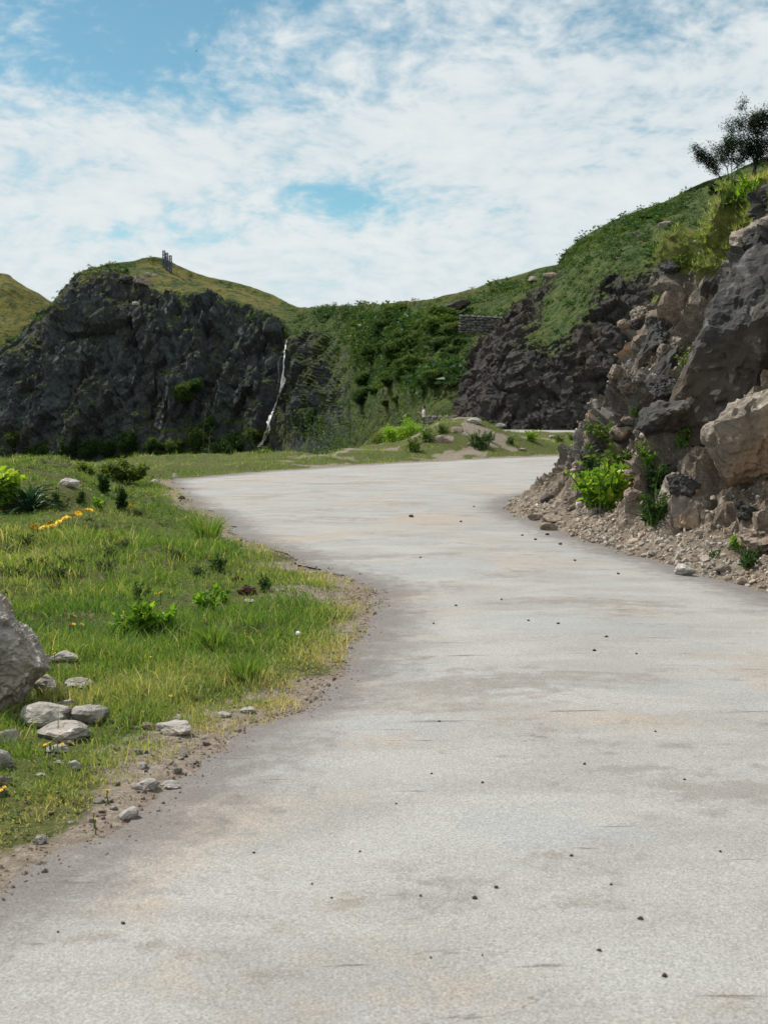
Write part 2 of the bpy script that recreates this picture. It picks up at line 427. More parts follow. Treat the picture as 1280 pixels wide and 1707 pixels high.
uu = np.linspace(0, 1, nu)[None, :, None]
XY = RLw[:, None, :] * (1 - uu) + RRw[:, None, :] * uu
Z = zroad(XY[..., 0], XY[..., 1]) + .018 * fbm(np.stack([XY[..., 0] * .8, XY[..., 1] * .8, XY[..., 0] * 0], -1), 3, .5, 11)
Z += .035 * np.sin(np.pi * uu[..., 0])
wl = np.linalg.norm(RRw - RLw, axis=1)[:, None]
edge = np.minimum(uu[..., 0], 1 - uu[..., 0]) * wl / .9
RV = np.concatenate([XY, Z[..., None]], -1)
road = obj('road', fast_mesh('road', RV.reshape(-1, 3), [grid_faces(NR, nu)[:, ::-1]], {'edge': np.clip(edge, 0, 2)}), M['road'])
tag(road, 'pale worn mountain road curving left then right', 'road', kind='structure')
ROADPOLY = np.concatenate([RLw[::3], RRw[::-3]])

def poly_sdf(pts, poly):
    a = poly; b = np.roll(poly, -1, 0); out = np.full(len(pts), 1e9); ins = np.zeros(len(pts), bool)
    for i in range(len(a)):
        e = b[i] - a[i]; q = pts - a[i]
        tt = np.clip((q @ e) / max(e @ e, 1e-12), 0, 1)
        dq = q - tt[:, None] * e
        out = np.minimum(out, (dq * dq).sum(1))
        c = (a[i, 1] > pts[:, 1]) != (b[i, 1] > pts[:, 1])
        with np.errstate(divide='ignore', invalid='ignore'):
            xi = a[i, 0] + (pts[:, 1] - a[i, 1]) / (b[i, 1] - a[i, 1]) * (b[i, 0] - a[i, 0])
        ins ^= c & (pts[:, 0] < xi)
    out = np.sqrt(out)
    return np.where(ins, -out, out)
VEDGE = catmull([(-8, -40), (-9, -6), (-10, 5), (-11.3, 15), (-12.3, 25), (-11.6, 33), (-9.6, 38), (-7, 42), (-4, 45.5), (-1.2, 49), (1.5, 53), (5, 56.5), (9, 60),
                 (9.5, 66), (7.5, 70), (4.2, 74), (1.6, 79), (.4, 86), (.6, 95), (2, 105), (5, 122)], 120)
PLATEAU = np.concatenate([VEDGE, [(8, 128), (70, 128), (70, -40)]])

def H(x, y, want=False):
    """height of the ground sheet"""
    sh = x.shape; x = x.ravel(); y = y.ravel(); p2 = np.stack([x, y], -1)
    near = (np.abs(x) < 75) & (y > -45) & (y < 130)
    sd = np.full(len(x), 50.0); pl = np.full(len(x), 200.0)
    sd[near] = poly_sdf(p2[near], ROADPOLY); pl[near] = poly_sdf(p2[near], PLATEAU)
    p3 = np.stack([x, y, x * 0], -1)
    z = zroad(x, y)
    o = np.maximum(sd, 0)
    left = sst(x, 3, 1)
    bump = .19 * fbm(p3 * .45, 3, .5, 21) + .11 * fbm(p3 * 1.6, 3, .5, 22)
    z = z + sst(o, 0, 1.6) * (bump + .05) + sst(o, .05, .35) * .02 * fbm(p3 * 7, 2, .5, 23)
    # little scarp on the verge, behind the boulder
    ln = (x + 4.3) * .45 + (y - 19.5) * .9 + .5 * fbm(p3 * .5, 2, .5, 25)
    z = z + .5 * sst(ln, -1.3, .1) * sst(o, .8, 3.0) * sst(x, -1.5, -3.6) * sst(y, 34, 26)
    # spoil bank beyond the bend
    far = sst(y, 38, 40) * sst(o, .2, 3.6)
    crest = 1.25 * np.exp(-((x - 3.3) / 2.3) ** 2 - ((y - 50.0) / 4.0) ** 2) + .22 * sst(x, 2.5, 5) * sst(x, 16, 12) * np.exp(-((y - 54) / 5.0) ** 2)
    z = z + far * (crest * (1 + .35 * fbm(p3 * .7, 3, .5, 26)) + (.20 - .12 * sst(x, 4, 6)) * fbm(p3 * .9, 3, .5, 29) + .04)
    # right hand strip under the cutting
    z = np.where((x > 6) & (y < 47), z - .2 * sst(o, .5, 3), z)
    q = np.maximum(pl, 0)
    z = z - np.minimum(q * .12 + .85 * np.maximum(q - .6, 0), 15) + sst(q, 6, 40) * 3 * fbm(p3 * .03, 3, .5, 27) + sst(q, 300, 3000) * 30 * fbm(p3 * .0016, 3, .5, 28)
    z = np.where(sd < 0, zroad(x, y) - .05 * sst(-sd, 0, .25) - .01, z)
    if want: return z.reshape(sh), sd.reshape(sh), pl.reshape(sh)
    return z.reshape(sh)

def axis(lo, hi, step, growth, far_lo, far_hi):
    a = list(np.arange(lo, hi, step)); s = step
    while a[-1] < far_hi: s = s * growth; a.append(a[-1] + s)
    s = step
    while a[0] > far_lo: s = s * 1.09; a.insert(0, a[0] - s)
    return np.array(a)
gx = axis(-7, 1.4, .095, 1.075, -4000, 4000); gy = axis(2.5, 18, .095, 1.03, -3000, 6000)
GX, GY = np.meshgrid(gx, gy)
GZ, GSD, GPL = H(GX, GY, True)
gn = fbm(np.stack([GX, GY, GX * 0], -1) * .9, 3, .5, 31)
gravel_patch = np.exp(-((GX + .55) / .62) ** 2 - ((GY - 10.35) / .5) ** 2)         # bare patch beside the road
ggr = np.clip(sst(GSD + .42 * gn, .0, .6) - .9 * gravel_patch + .1 * gn, 0, 1)
ggr = np.where(GPL > 0, 1, ggr)
# bare spoil on the bank beyond the bend
ggr = ggr - .8 * ((GY > 36) & (GY < 62) & (GX > -4)) * sst(gn, .0, .3)
ground = obj('ground', fast_mesh('ground', np.stack([GX, GY, GZ], -1).reshape(-1, 3), [grid_faces(len(gy), len(gx))], {'grass': np.clip(ggr, 0, 1)}), M['ground'])
tag(ground, 'grassy road verge and valley ground', 'ground', kind='structure')

# ================================================================== FAR CLIFF AND HILLSIDE (one continuous terrain)
C = {-260: [(850, 258), (760, 266), (700, 272), (650, 280), (625, 292), (605, 306)],
     -60: [(845, 246), (760, 253), (690, 259), (640, 266), (615, 279), (598, 292)],
     20: [(840, 240), (750, 246), (680, 251), (620, 257), (592, 268), (572, 281)],
     80: [(838, 238), (740, 243), (660, 249), (580, 256), (542, 266), (520, 277)],
     118: [(836, 236), (730, 241), (640, 247), (548, 255), (505, 264), (480, 275)],
     150: [(834, 235), (720, 240), (630, 246), (530, 254), (482, 264), (456, 275)],
     210: [(832, 233), (710, 238), (610, 245), (505, 254), (470, 268), (445, 281)],
     262: [(830, 232), (700, 237), (605, 244), (510, 254), (478, 268), (441, 286)],
     330: [(827, 230), (700, 235), (610, 242), (515, 252), (496, 264), (469, 283)],
     400: [(823, 227), (700, 232), (610, 239), (520, 249), (506, 262), (485, 281)],
     450: [(818, 222), (700, 227), (620, 234), (542, 244), (523, 258), (504, 277)],
     480: [(812, 216), (700, 222), (625, 229), (572, 238), (541, 252), (519, 269)],
     505: [(805, 208), (700, 215), (630, 222), (577, 232), (546, 246), (526, 263)],
     545: [(795, 192), (700, 199), (630, 206), (566, 214), (546, 224), (523, 238)],
     600: [(775, 165), (705, 172), (640, 180), (588, 187), (555, 195), (525, 206)],
     660: [(745, 132), (690, 140), (640, 147), (604, 153), (560, 163), (520, 177)],
     720: [(718, 108), (668, 113), (628, 117), (604, 132), (560, 143), (517, 160)],
     780: [(712, 104), (664, 109), (630, 113), (603, 126), (552, 139), (508, 157)],
     860: [(712, 104), (660, 109), (622, 114), (580, 122), (530, 134), (483, 151)],
     960: [(712, 104), (650, 110), (600, 116), (550, 123), (498, 136), (452, 150)],
     1100: [(712, 104), (640, 110), (580, 117), (520, 125), (460, 137), (410, 150)]}
rows = []
for k in range(-1, 8):
    r_ = []
    for px, L in C.items():
        far_rock = px < 560
        if k == -1: q = P(px, L[0][0], L[0][1]) + np.array([0, -6, -14]); g, dr = 0, 0
        elif k < 6:
            q = P(px, *L[k])
            g = [.9, .45, .24, .42, .95, 1.0][k] if far_rock else 1.0
            if 470 < px < 560: g = [.9, .5, .35, .45, 1, 1][k]
            if px < 160: g = [.9, .4, .15, .25, .3, .5][k]
            elif px < 230: g = [.9, .4, .15, .3, .55, .7][k]
            dr = .75 if (k in (4, 5) and 230 < px < 470) else (.45 if k == 4 and px < 230 else .12)
        elif k == 6: q = P(px, *L[5]) + np.array([0, 14, -1.5]); g, dr = 1, .5
        else: q = P(px, *L[5]) + np.array([0, 70, -40]); g, dr = 1, .3
        r_.append([*q, g, dr])
    rows.append(r_)
nv, nuu = 300, 660
A = loft(rows, nv, nuu)
V = A[..., :3]; N = grid_normals(V); N = np.where(N[..., 1:2] > .5, -N, N)
gr = np.clip(A[..., 3], 0, 1)
rockm = 1 - sst(gr, .35, .8)
ct, ce = cells(V * np.array([.11, .11, .055]) + .15 * fbm(V * .1, 2, .5, 40)[..., None], 41, .9)
ct2, ce2 = cells(V * np.array([.30, .30, .16]), 51, .9)
ct3, ce3 = cells(V * np.array([.75, .75, .45]) + .2 * fbm(V * .6, 2, .5, 45)[..., None], 55, .9)
dsp = rockm * (1.9 * ct + 1.0 * ct2 + .5 * ct3 + 3.2 * fbm(V * np.array([.11, .11, .024]), 4, .55, 42, True) + .35 * fbm(V * 1.1, 2, .6, 46)) + (.35 + .35 * rockm) * fbm(V * .35, 4, .55, 43) + (1.1 * fbm(V * .07, 2, .5, 44) + .5 * fbm(V * .22, 3, .55, 47)) * (1 - rockm)
# the waterfall's cleft
fallpx = [(478, 568), (474, 590), (472, 620), (470, 640), (464, 662), (455, 688), (446, 712), (436, 742), (425, 765)]
fp = np.array(fallpx, float)
PX = 640 + FPX * V[..., 0] / V[..., 1]; PY = HOR + FPX * (CAMZ - V[..., 2]) / V[..., 1]
fx = np.interp(PY, fp[:, 1], fp[:, 0])
cleft = np.exp(-((PX - fx) / 9.0) ** 2) * sst(PY, 545, 575) * (V[..., 1] < 262)
dsp = dsp * (1 - .6 * cleft) - 4.0 * cleft
ridge = sst(np.linspace(0, 8, nv), 5.2, 4.2)[:, None]            # keep the skyline calm
dsp = dsp * (.45 + .55 * ridge)
V = V + N * dsp[..., None]
N2 = grid_normals(V); up = np.abs(N2[..., 2])
grass_att = np.clip(gr + .45 * (up - .45) * rockm - .5 * cleft, 0, 1)
hills = obj('hills', fast_mesh('hills', V.reshape(-1, 3), [grid_faces(nv, nuu)], {'grass': grass_att, 'dry': A[..., 4]}, False), M['far'])
tag(hills, 'shaded rock cliff with tawny grass top and green saddle beside it', 'hills', kind='structure')
HV, HG, HN = V, grass_att, N2

# the far hill at the left edge
rows = []
for k in range(5):
    r_ = []
    for px, top in [(-260, 620), (-160, 560), (-80, 512), (-20, 484), (8, 478), (30, 484), (85, 512), (140, 540), (220, 580), (300, 620)]:
        q = [P(px, 760, 470), P(px, top + (760 - top) * .5, 500), P(px, top + 24, 540), P(px, top, 580), P(px, top, 580) + np.array([0, 90, -50])][k]
        r_.append([*q, .75 if px < 25 else 1.0, .9])
    rows.append(r_)
A = loft(rows, 110, 170); V = A[..., :3]; N = grid_normals(V); N = np.where(N[..., 1:2] > .5, -N, N)
dsp = 4.5 * fbm(V * .03, 5, .55, 61, True) * sst(V[..., 0], -150, -190)[...] + 2 * fbm(V * .05, 4, .5, 62)
V = V + N * dsp[..., None]
o = obj('hill', fast_mesh('hill', V.reshape(-1, 3), [grid_faces(110, 170)], {'grass': np.clip(A[..., 3] - .55 * sst(V[..., 0], -168, -182), 0, 1), 'dry': A[..., 4]}), M['far'])
tag(o, 'distant grassy peak at the far left edge behind the cliff', 'hill', kind='structure')

# ================================================================== SPUR (dark rock and green slope behind the cutting)
SP = [[(800, 706, 118, 0), (770, 706, 98, 0), (787, 708, 91, 0), (850, 713, 87.5, 0), (920, 715, 86, 0), (1000, 716, 85, 0), (1100, 716, 83, 0), (1300, 716, 79, 0), (1500, 716, 75, 0)],
      [(815, 650, 121, 0), (784, 655, 101, 0), (797, 652, 94, 0), (850, 650, 90, 0), (920, 650, 88.5, 0), (1000, 640, 87.5, 0), (1100, 640, 85.5, 0), (1300, 630, 81.5, 0), (1500, 630, 77, 0)],
      [(840, 590, 124, .1), (806, 602, 105, 0), (820, 598, 98, .1), (866, 592, 93, .25), (920, 585, 92, .50), (1000, 560, 90, .25), (1100, 550, 88, 0), (1300, 540, 84, 0), (1500, 540, 80, 0)],
      [(870, 535, 128, .3), (838, 552, 111, .1), (855, 548, 104, .1), (895, 540, 99, .45), (940, 520, 97, 1), (1000, 468, 95, .55), (1080, 452, 93, .45), (1300, 440, 89, .3), (1500, 430, 85, .3)],
      [(905, 495, 134, .6), (880, 505, 119, .4), (893, 498, 113, .3), (922, 478, 109, .35), (955, 450, 105, 1), (1010, 420, 103, 1), (1090, 400, 101, 1), (1300, 360, 98, 1), (1500, 340, 95, 1)],
      [(940, 465, 142, .9), (915, 470, 128, .7), (926, 462, 123, .6), (945, 437, 119, .8), (968, 412, 117, 1), (1040, 374, 115, 1), (1120, 342, 113, 1), (1280, 277, 109, 1), (1500, 200, 105, 1)]]
rows = []
r0 = [[*(P(*c[:3]) + np.array([0, -1.5, -3])), 0, 0] for c in SP[0]]; rows.append(r0)
for rr in SP: rows.append([[*P(*c[:3]), c[3], .25] for c in rr])
rows.append([[*(P(*c[:3]) + np.array([0, 9, -.8])), 1, .3] for c in SP[-1]])
rows.append([[*(P(*c[:3]) + np.array([0, 40, -18])), 1, .3] for c in SP[-1]])
nv, nuu = 300, 330
A = loft(rows, nv, nuu); V = A[..., :3]; N = grid_normals(V); N = np.where((N * V).sum(-1, keepdims=True) > 0, -N, N)
gr = np.clip(A[..., 3], 0, 1); rockm = 1 - sst(gr, .3, .75)
ct, ce = cells(V * np.array([.35, .35, .22]) + .2 * fbm(V * .3, 2, .5, 70)[..., None], 71, .9)
ct2, ce2 = cells(V * .9, 75, .9)
ct3, _ = cells(V * 2.1, 78, .9)
dsp = rockm * (.40 * ct + .26 * ct2 + .15 * ct3 + .7 * fbm(V * .16, 3, .5, 72, True)) + (.12 + .18 * rockm) * fbm(V * .9, 4, .55, 73) + .35 * fbm(V * .2, 2, .5, 74)
V = V + N * dsp[..., None]
N2 = grid_normals(V)
spur = obj('hillside', fast_mesh('hillside', V.reshape(-1, 3), [grid_faces(nv, nuu)], {'grass': gr, 'dry': A[..., 4]}, False), M['spur'])
tag(spur, 'dark rock spur with steep green slope behind the road cutting', 'hillside', kind='structure')
SV, SG, SN = V, gr, N2

# ================================================================== ROAD CUTTING (right)
cx = np.concatenate([np.arange(1.6, 8.2, .040), 8.2 + np.cumsum(np.geomspace(.05, 3.0, 42))]); cy = np.concatenate([np.arange(-14, 9, .25), np.arange(9, 29, .048), np.arange(29, 52, .2)])
CX, CY = np.meshgrid(cx, cy)
pts = np.stack([CX.ravel(), CY.ravel()], -1)
RP = np.concatenate([[(-60, -40), (RRw[0, 0], -40)], RRw[RRw[:, 1] < 50][::3][:400], [(60, 75), (-60, 75)]])
RP = RP[:]
# keep only the part of the right edge up to where it leaves the frame
kend = np.argmax(RRw[:, 0] > 20); RP = np.concatenate([[(-60, -60), (6, -60)], RRw[:kend:3], [(60, 62), (60, 90), (-60, 90)]])
csd = poly_sdf(pts, RP).reshape(CX.shape)
p3 = np.stack([CX, CY, CX * 0], -1)
csd = csd + .25 * fbm(p3 * .6, 3, .5, 80) * sst(csd, .3, 1.5)
prof_x = [-1, 0, .45, 1.05, 1.55, 2.3, 2.9, 3.4, 3.9, 4.7, 6, 9, 20, 60]; prof_z = [-.3, -.02, .16, .55, 1.15, 2.25, 3.5, 4.55, 5.25, 5.75, 6.15, 6.9, 8.5, 13]
CZ = np.interp(csd, prof_x, prof_z)
V = np.stack([CX, CY, CZ], -1); N = grid_normals(V)
rk = sst(csd, .8, 1.5) * sst(csd, 4.4, 3.6) * sst(fbm(p3 * .8 + 5, 3, .5, 81), -.35, .15)
steep = sst(csd, .25, 1.0) * sst(csd, 4.6, 3.6)
ct, ce = cells(V * np.array([1.1, 1.1, .8]) + .25 * fbm(V * 1.1, 2, .5, 82)[..., None], 83, .9)
ct2, ce2 = cells(V * 3.1 + .2 * fbm(V * 3, 2, .5, 84)[..., None], 85, .9)
wr = CY * .72 - CX * .22 - CZ * .12 + .55 * fbm(V * .5, 3, .5, 91); fr = wr - np.floor(wr)
hr = hsh(np.floor(wr).astype(np.int64), np.zeros(wr.shape, np.int64), np.zeros(wr.shape, np.int64), 92)
rib = (1 - fr) * sst(fr, 0, .09) * (.35 + .9 * hr)
wr2 = CY * 2.3 - CX * .5 - CZ * .5 + .6 * fbm(V * 1.3, 3, .5, 93); fr2 = wr2 - np.floor(wr2)
rib2 = (1 - fr2) * sst(fr2, 0, .12)
dsp = steep * (.50 * rib + .11 * rib2 - .22 + (.10 + .16 * rk) * ct + (.035 + .05 * rk) * ct2 + .18 * fbm(V * .55, 3, .5, 86)) + (.012 + .045 * steep) * fbm(V * 4.0, 4, .6, 87, True) + .05 * steep * cells(V * 6.5, 94, .9)[0] + .012 * sst(csd, .05, .3) * fbm(V * 14, 2, .5, 88)
# gully below the leaning boulder, hummocks at the toe
V = V + N * dsp[..., None]
V[..., 2] += .10 * sst(csd, .05, .5) * sst(csd, 1.6, .8) * np.maximum(0, fbm(p3 * 1.1, 3, .5, 89) + .25)
cgrass = sst(csd + .5 * fbm(p3 * .9, 3, .5, 90), 2.75, 3.35)
cut = obj('rock_cutting', fast_mesh('rock_cutting', V.reshape(-1, 3), [grid_faces(len(cy), len(cx))], {'rock': np.clip(rk, 0, 1), 'grass': cgrass}, False), M['cut'])
tag(cut, 'steep crumbling cutting of earth and shattered rock beside the road', 'cutting', kind='structure')
CV, CN, CSD, CG = V, grid_normals(V), csd, cgrass

# ================================================================== placing on surfaces
def bvh_of(o):
    me = o.data; n = len(me.vertices); a = np.empty(n * 3, np.float32); me.vertices.foreach_get('co', a)
    L_ = np.empty(len(me.loops), np.int32); me.loops.foreach_get('vertex_index', L_)
    return BVHTree.FromPolygons(a.reshape(-1, 3).tolist(), L_.reshape(-1, 4).tolist())
B = {k: bvh_of(o) for k, o in dict(ground=ground, road=road, hills=hills, spur=spur, cut=cut).items()}
def hit(px, py, only=None):
    """the surface point seen at a photo pixel"""
    r = Vector(ray(px, py)).normalized(); best = None
    for k, b in B.items():
        if only and k not in only: continue
        l, n, i, dd = b.ray_cast(Vector((0, 0, CAMZ)), r)
        if l is not None and (best is None or dd < best[2]): best = (l, n, dd)
    if best is None:
        q = G(px, max(py, HOR + 5)); return Vector(q), Vector((0, 0, 1))
    n = best[1]
    return best[0], (n if n.dot(r) < 0 else -n)
def below(x, y, only=('ground', 'road', 'cut')):
    z = -99
    for k in only:
        l, n, i, dd = B[k].ray_cast(Vector((x, y, 60)), Vector((0, 0, -1)))
        if l is not None: z = max(z, l.z)
    return z

# ================================================================== ROCKS
ICO = {}
def ico(sub):
    if sub not in ICO:
        bm = bmesh.new(); bmesh.ops.create_icosphere(bm, subdivisions=sub, radius=1)
        ICO[sub] = (np.array([v.co[:] for v in bm.verts]), np.array([[v.index for v in f.verts] for f in bm.faces])); bm.free()
    return ICO[sub]
def rock_mesh(name, seed, size, sub=4, planes=13, rough=.05, mat=None, flat_base=True, smooth=False, extra=None):
    """an angular stone: a ball cut by random planes, then weathered; its origin is at the middle of its base"""
    D, F = ico(sub); r = np.random.default_rng(seed)
    n = r.normal(size=(planes, 3)); n /= np.linalg.norm(n, axis=1, keepdims=True)
    k = r.uniform(.50, .92, planes)
    if extra is not None:
        e = np.array([q[:3] for q in extra], float); n = np.concatenate([n, e / np.linalg.norm(e, axis=1, keepdims=True)]); k = np.concatenate([k, [q[3] for q in extra]])
    dn = D @ n.T
    rad = np.where(dn > 1e-3, k / np.maximum(dn, 1e-3), 9).min(1)
    rad = np.minimum(rad, 1.12)
    p = D * rad[:, None]
    p = p + D * (rough * 1.6 * fbm(D * 2.0 + seed, 3, .5, seed % 97) + rough * fbm(D * 6 + seed, 4, .6, seed % 89, True) * .8)[:, None]
    if sub >= 4:
        q_ = p * np.array(size) / max(size)
        p = p + D * (rough * (1.1 * cells(q_ * 3.2 + seed, seed % 83, .9)[0] + .55 * cells(q_ * 8 + seed, seed % 71, .9)[0]))[:, None]
    p = p - (p.max(0) + p.min(0)) / 2; p = p / (p.max(0) - p.min(0)) * np.array(size) * .97
    lo = p[:, 2].min()
    if flat_base: p[:, 2] = np.maximum(p[:, 2], lo + .12 * size[2]); lo += .12 * size[2]
    p[:, 2] -= lo
    me = fast_mesh(name, p, [F], smooth=smooth)
    if mat: me.materials.append(mat)
    return me
STONES = []
def put_rock(name, label, cat, px, py, wpx, hpx, seed, mat, sink=.08, sub=3, rz=None, only=None, dep=.8, group=None, rough=.06, planes=12):
    """a stone whose foot is seen at photo pixel (px, py), wpx wide and hpx high there"""
    l, n = hit(px, py, only); s = l.y / FPX
    wd, hg = wpx * s, hpx * s / (1 - sink)
    me = rock_mesh(name, seed, (wd * 1.08, wd * dep, hg * 1.05), sub, planes, rough, mat)
    o = obj(name, me); o.location = (l.x, l.y + wd * dep * .4, l.z - hg * sink)
    o.rotation_euler = (0, 0, rz if rz is not None else random.uniform(-.3, .3))
    STONES.append((o.location.x, o.location.y - wd * .25, wd * .62))
    return tag(o, label, cat, group)

# the big boulder on the verge
l, n = hit(20, 1196, ('ground',))
me = rock_mesh('boulder', 12, (.88, .74, .86), 6, 4, .04, M['boulder'], True, False, extra=[(-.5, .1, .9, .86), (.6, -.5, .55, .93), (.1, -1, -.25, .72), (.8, -.3, -.55, .74), (1, .2, .1, .95)])
o = obj('boulder', me); pp = P(-72, 1196, l.y); o.location = (pp[0], l.y + .22, l.z - .06); o.rotation_euler = (0, 0, .2)
tag(o, 'large pale boulder cut off by the left edge of the picture', 'boulder')
VR = [(107, 1104, 46, 20, 'flat pale stone in grass right of the big boulder', 'stone'),
      (74, 1158, 46, 36, 'rounded tan stone against the right side of the big boulder', 'boulder'),
      (128, 1148, 48, 18, 'low mottled stone half sunk in long grass near the boulder', 'boulder'),
      (107, 1183, 30, 20, 'small stone wedged between the boulder and the dark fronted block', 'boulder'),
      (70, 1214, 82, 44, 'wide jagged stone under the right foot of the boulder', 'boulder'),
      (146, 1208, 64, 36, 'square stone block with dark front and pale top', 'boulder'),
      (98, 1236, 88, 30, 'long pale slab in front of the jagged stone', 'boulder'),
      (12, 1239, 36, 26, 'reddish stone at left edge below the boulder', 'boulder'),
      (4, 1282, 36, 38, 'pale upright stone at left edge in grass', 'stone'),
      (93, 1257, 38, 14, 'pale low stone behind orange flowers', 'stone'),
      (127, 1284, 22, 18, 'small pointed grey stone amid short grass', 'stone'),
      (288, 1226, 64, 22, 'flat pale slab near the road edge', 'stone'),
      (246, 1217, 22, 13, 'small pinkish stone touching the flat pale slab', 'brown'),
      (240, 1318, 46, 22, 'bluish white stone on the road shoulder', 'stone'),
      (282, 1316, 36, 14, 'low grey stone right of the bluish white stone', 'stone'),
      (8, 1309, 26, 18, 'brownish stone at left edge low in grass', 'brown'),
      (212, 1369, 36, 24, 'tilted grey slab at edge of asphalt', 'stone'),
      (372, 1197, 24, 10, 'little pale stone on dry turf above the road edge', 'stone'),
      (413, 1190, 28, 12, 'pale stone at the verge tip by the asphalt', 'stone'),
      (294, 1201, 20, 10, 'small white stone behind the flat pale slab', 'stone'),
      (416, 1008, 24, 10, 'small white stone beside the bare gravel patch', 'stone'),
      (113, 812, 34, 17, 'pale slab lying at the far brow of verge', 'stone'),
      (259, 804, 16, 7, 'pale stone on verge near far left end of road', 'stone'),
      (292, 797, 10, 9, 'whitish stone at the outer edge of the bend', 'stone'),
      (303, 832, 11, 7, 'dark stone lying at the left road edge of bend', 'pebble')]
for i, (px, py, a, b_, lab, mt) in enumerate(VR):
    put_rock('stone', lab, 'stone', px, py, a, b_, 100 + i, M[mt], group='stones on the verge', only=('ground', 'road'), sub=3, rough=.09)
for px, py, a, b_, lab in [(412, 992, 36, 20, 'dark brown soil clod beside the bare gravel patch'), (396, 972, 20, 13, 'small brown soil clod behind the larger clod'), (370, 1145, 34, 12, 'low brown soil lump in grass near the verge tip'), (128, 945, 30, 14, 'dark soil lump on the scarp left of the path of flowers')]:
    put_rock('soil_clod', lab, 'soil clod', px, py, a, b_, 180 + px, M['soil'], only=('ground',), rough=.14, sub=4)
sm_ = [rock_mesh('small_stone', 340 + i, (1, .85, .6), 3, 9, .09, M[['boulder', 'stone', 'brown'][i % 3]]) for i in range(6)]
kk = 0
while kk < 70:
    px, py = (random.gauss(90, 70), random.gauss(1225, 42)) if kk < 40 else (random.uniform(60, 420), 0)
    if kk >= 40: py = np.interp(px, [0, 200, 430, 520], [1440, 1350, 1215, 1170]) - abs(random.gauss(10, 22))
    if not (0 < px < 460 and 1120 < py < 1440): continue
    l, n = hit(px, py, ('ground',)); s = random.choice([.02, .025, .03, .04, .055]); o = obj('small_stone', sm_[kk % 6]); o.location = (l.x, l.y, l.z - .1 * s); o.scale = (s, s, s * random.uniform(.7, 1.3)); o.rotation_euler = (random.uniform(-.3, .3), random.uniform(-.3, .3), random.uniform(0, 6)); STONES.append((l.x, l.y, s * .5))
    tag(o, 'small loose stone on the verge between boulder and road', 'stone', 'small loose stones on the verge'); kk += 1
# pebbles lying on the asphalt
peb = [rock_mesh('pebble', 300 + i, (1, .85, .7), 2, 9, .07, M['pebble']) for i in range(4)]
PEB = [(1067, 1533, 11), (998, 1585, 9), (791, 1498, 10), (827, 1480, 8), (973, 1274, 7), (804, 1305, 6), (952, 1427, 7), (205, 1540, 8), (98, 1554, 6), (423, 1422, 6), (701, 1494, 6),
       (520, 1474, 5), (553, 1497, 5), (1107, 1627, 12), (719, 1290, 5), (718, 1597, 5), (803, 1593, 5), (1018, 1475, 6), (732, 1203, 5), (1092, 1220, 5), (990, 1085, 7), (1010, 1062, 6),
       (930, 1040, 6), (880, 1035, 5), (835, 1000, 5), (1060, 1090, 5), (685, 862, 9), (768, 870, 5), (722, 1040, 5), (958, 935, 6), (912, 892, 8), (934, 908, 7), (892, 900, 6), (870, 893, 5), (1030, 957, 6),
       (790, 845, 4), (700, 930, 5), (760, 1010, 5), (1200, 1420, 6), (1140, 1300, 5), (600, 1420, 5), (660, 1340, 5)]
for i, (px, py, a) in enumerate(PEB):
    l, n = hit(px, py, ('road',)); s = l.y / FPX * a
    o = obj('pebble', peb[i % 4]); o.location = (l.x, l.y, l.z - .1 * s); o.scale = (s, s, s); o.rotation_euler = (0, 0, random.uniform(0, 6))
    tag(o, 'small dark pebble lying on the pale road', 'pebble', 'pebbles scattered on the road')

# ---------------------------------------------------- rocks of the cutting
def cut_rock(name, label, px, py, Y, size, seed, mat, rot=(0, 0, 0), extra=None, sub=5, planes=9, rough=.075, cat='rock', smooth=False):
    me = rock_mesh(name, seed, size, sub, planes, rough, mat, False, smooth, extra)
    if Y < 0: Y = hit(px, py, ('cut',))[0].y - Y - 1
    q = P(px, py, Y); o = obj(name, me)
    me.transform(Matrix.Translation((0, 0, -size[2] / 2)))
    o.location = q; o.rotation_euler = rot
    return tag(o, label, cat)
cut_rock('rock', 'huge dark overhanging rock face leaning out of the cutting', 1258, 585, -1.2, (1.9, 1.7, 3.3), 21, M['slab'], (R(-8), R(14), R(10)),
         extra=[(-.55, -.8, -.25, .55), (-1, .3, .25, .62), (-.6, -.3, -.75, .78), (.2, -1, -.2, .58), (-.7, .2, .7, .80)], rough=.05)
cut_rock('boulder', 'big wedge boulder with pale top and orange tan underside', 1262, 738, -.95, (1.25, 1.1, 1.4), 22, M['tan'], (R(10), R(-18), R(-6)),
         extra=[(-.25, .1, 1, .60), (-.35, -1, -.25, .62), (-1, -.2, -.35, .72), (-.4, -.5, -.9, .70), (.5, -.9, -.5, .66)], rough=.04)
cut_rock('rock', 'brown overhanging rock wedge left of the dark rock face', 1112, 702, -1.05, (.85, .8, .55), 23, M['slab'], (R(8), R(-24), R(4)), extra=[(0, 0, 1, .55), (-.2, -1, -.5, .6)], sub=4)
cut_rock('rock', 'grey rock standing on the slope above the brown wedge', 1105, 640, -1.15, (.6, .7, 1.3), 24, M['slab'], (R(5), R(28), 0), extra=[(-.6, -.7, .1, .6)], sub=4)
cut_rock('rock', 'grey rounded rock under the wedge boulder', 1130, 812, -1.05, (.5, .5, .36), 25, M['tan'], (0, R(-14), .3), sub=4)
cut_rock('rock', 'tall grey rock with dark hollow low on cutting', 1140, 860, -1.08, (.46, .5, .62), 26, M['tan'], (R(6), R(16), .2), sub=4)
cut_rock('rock', 'pale grey block at top right of the cutting', 1268, 402, -1.1, (.85, .8, .75), 27, M['tan'], (0, R(-16), .2), extra=[(-.4, -.2, 1, .6), (-.5, -1, 0, .6)], sub=4)
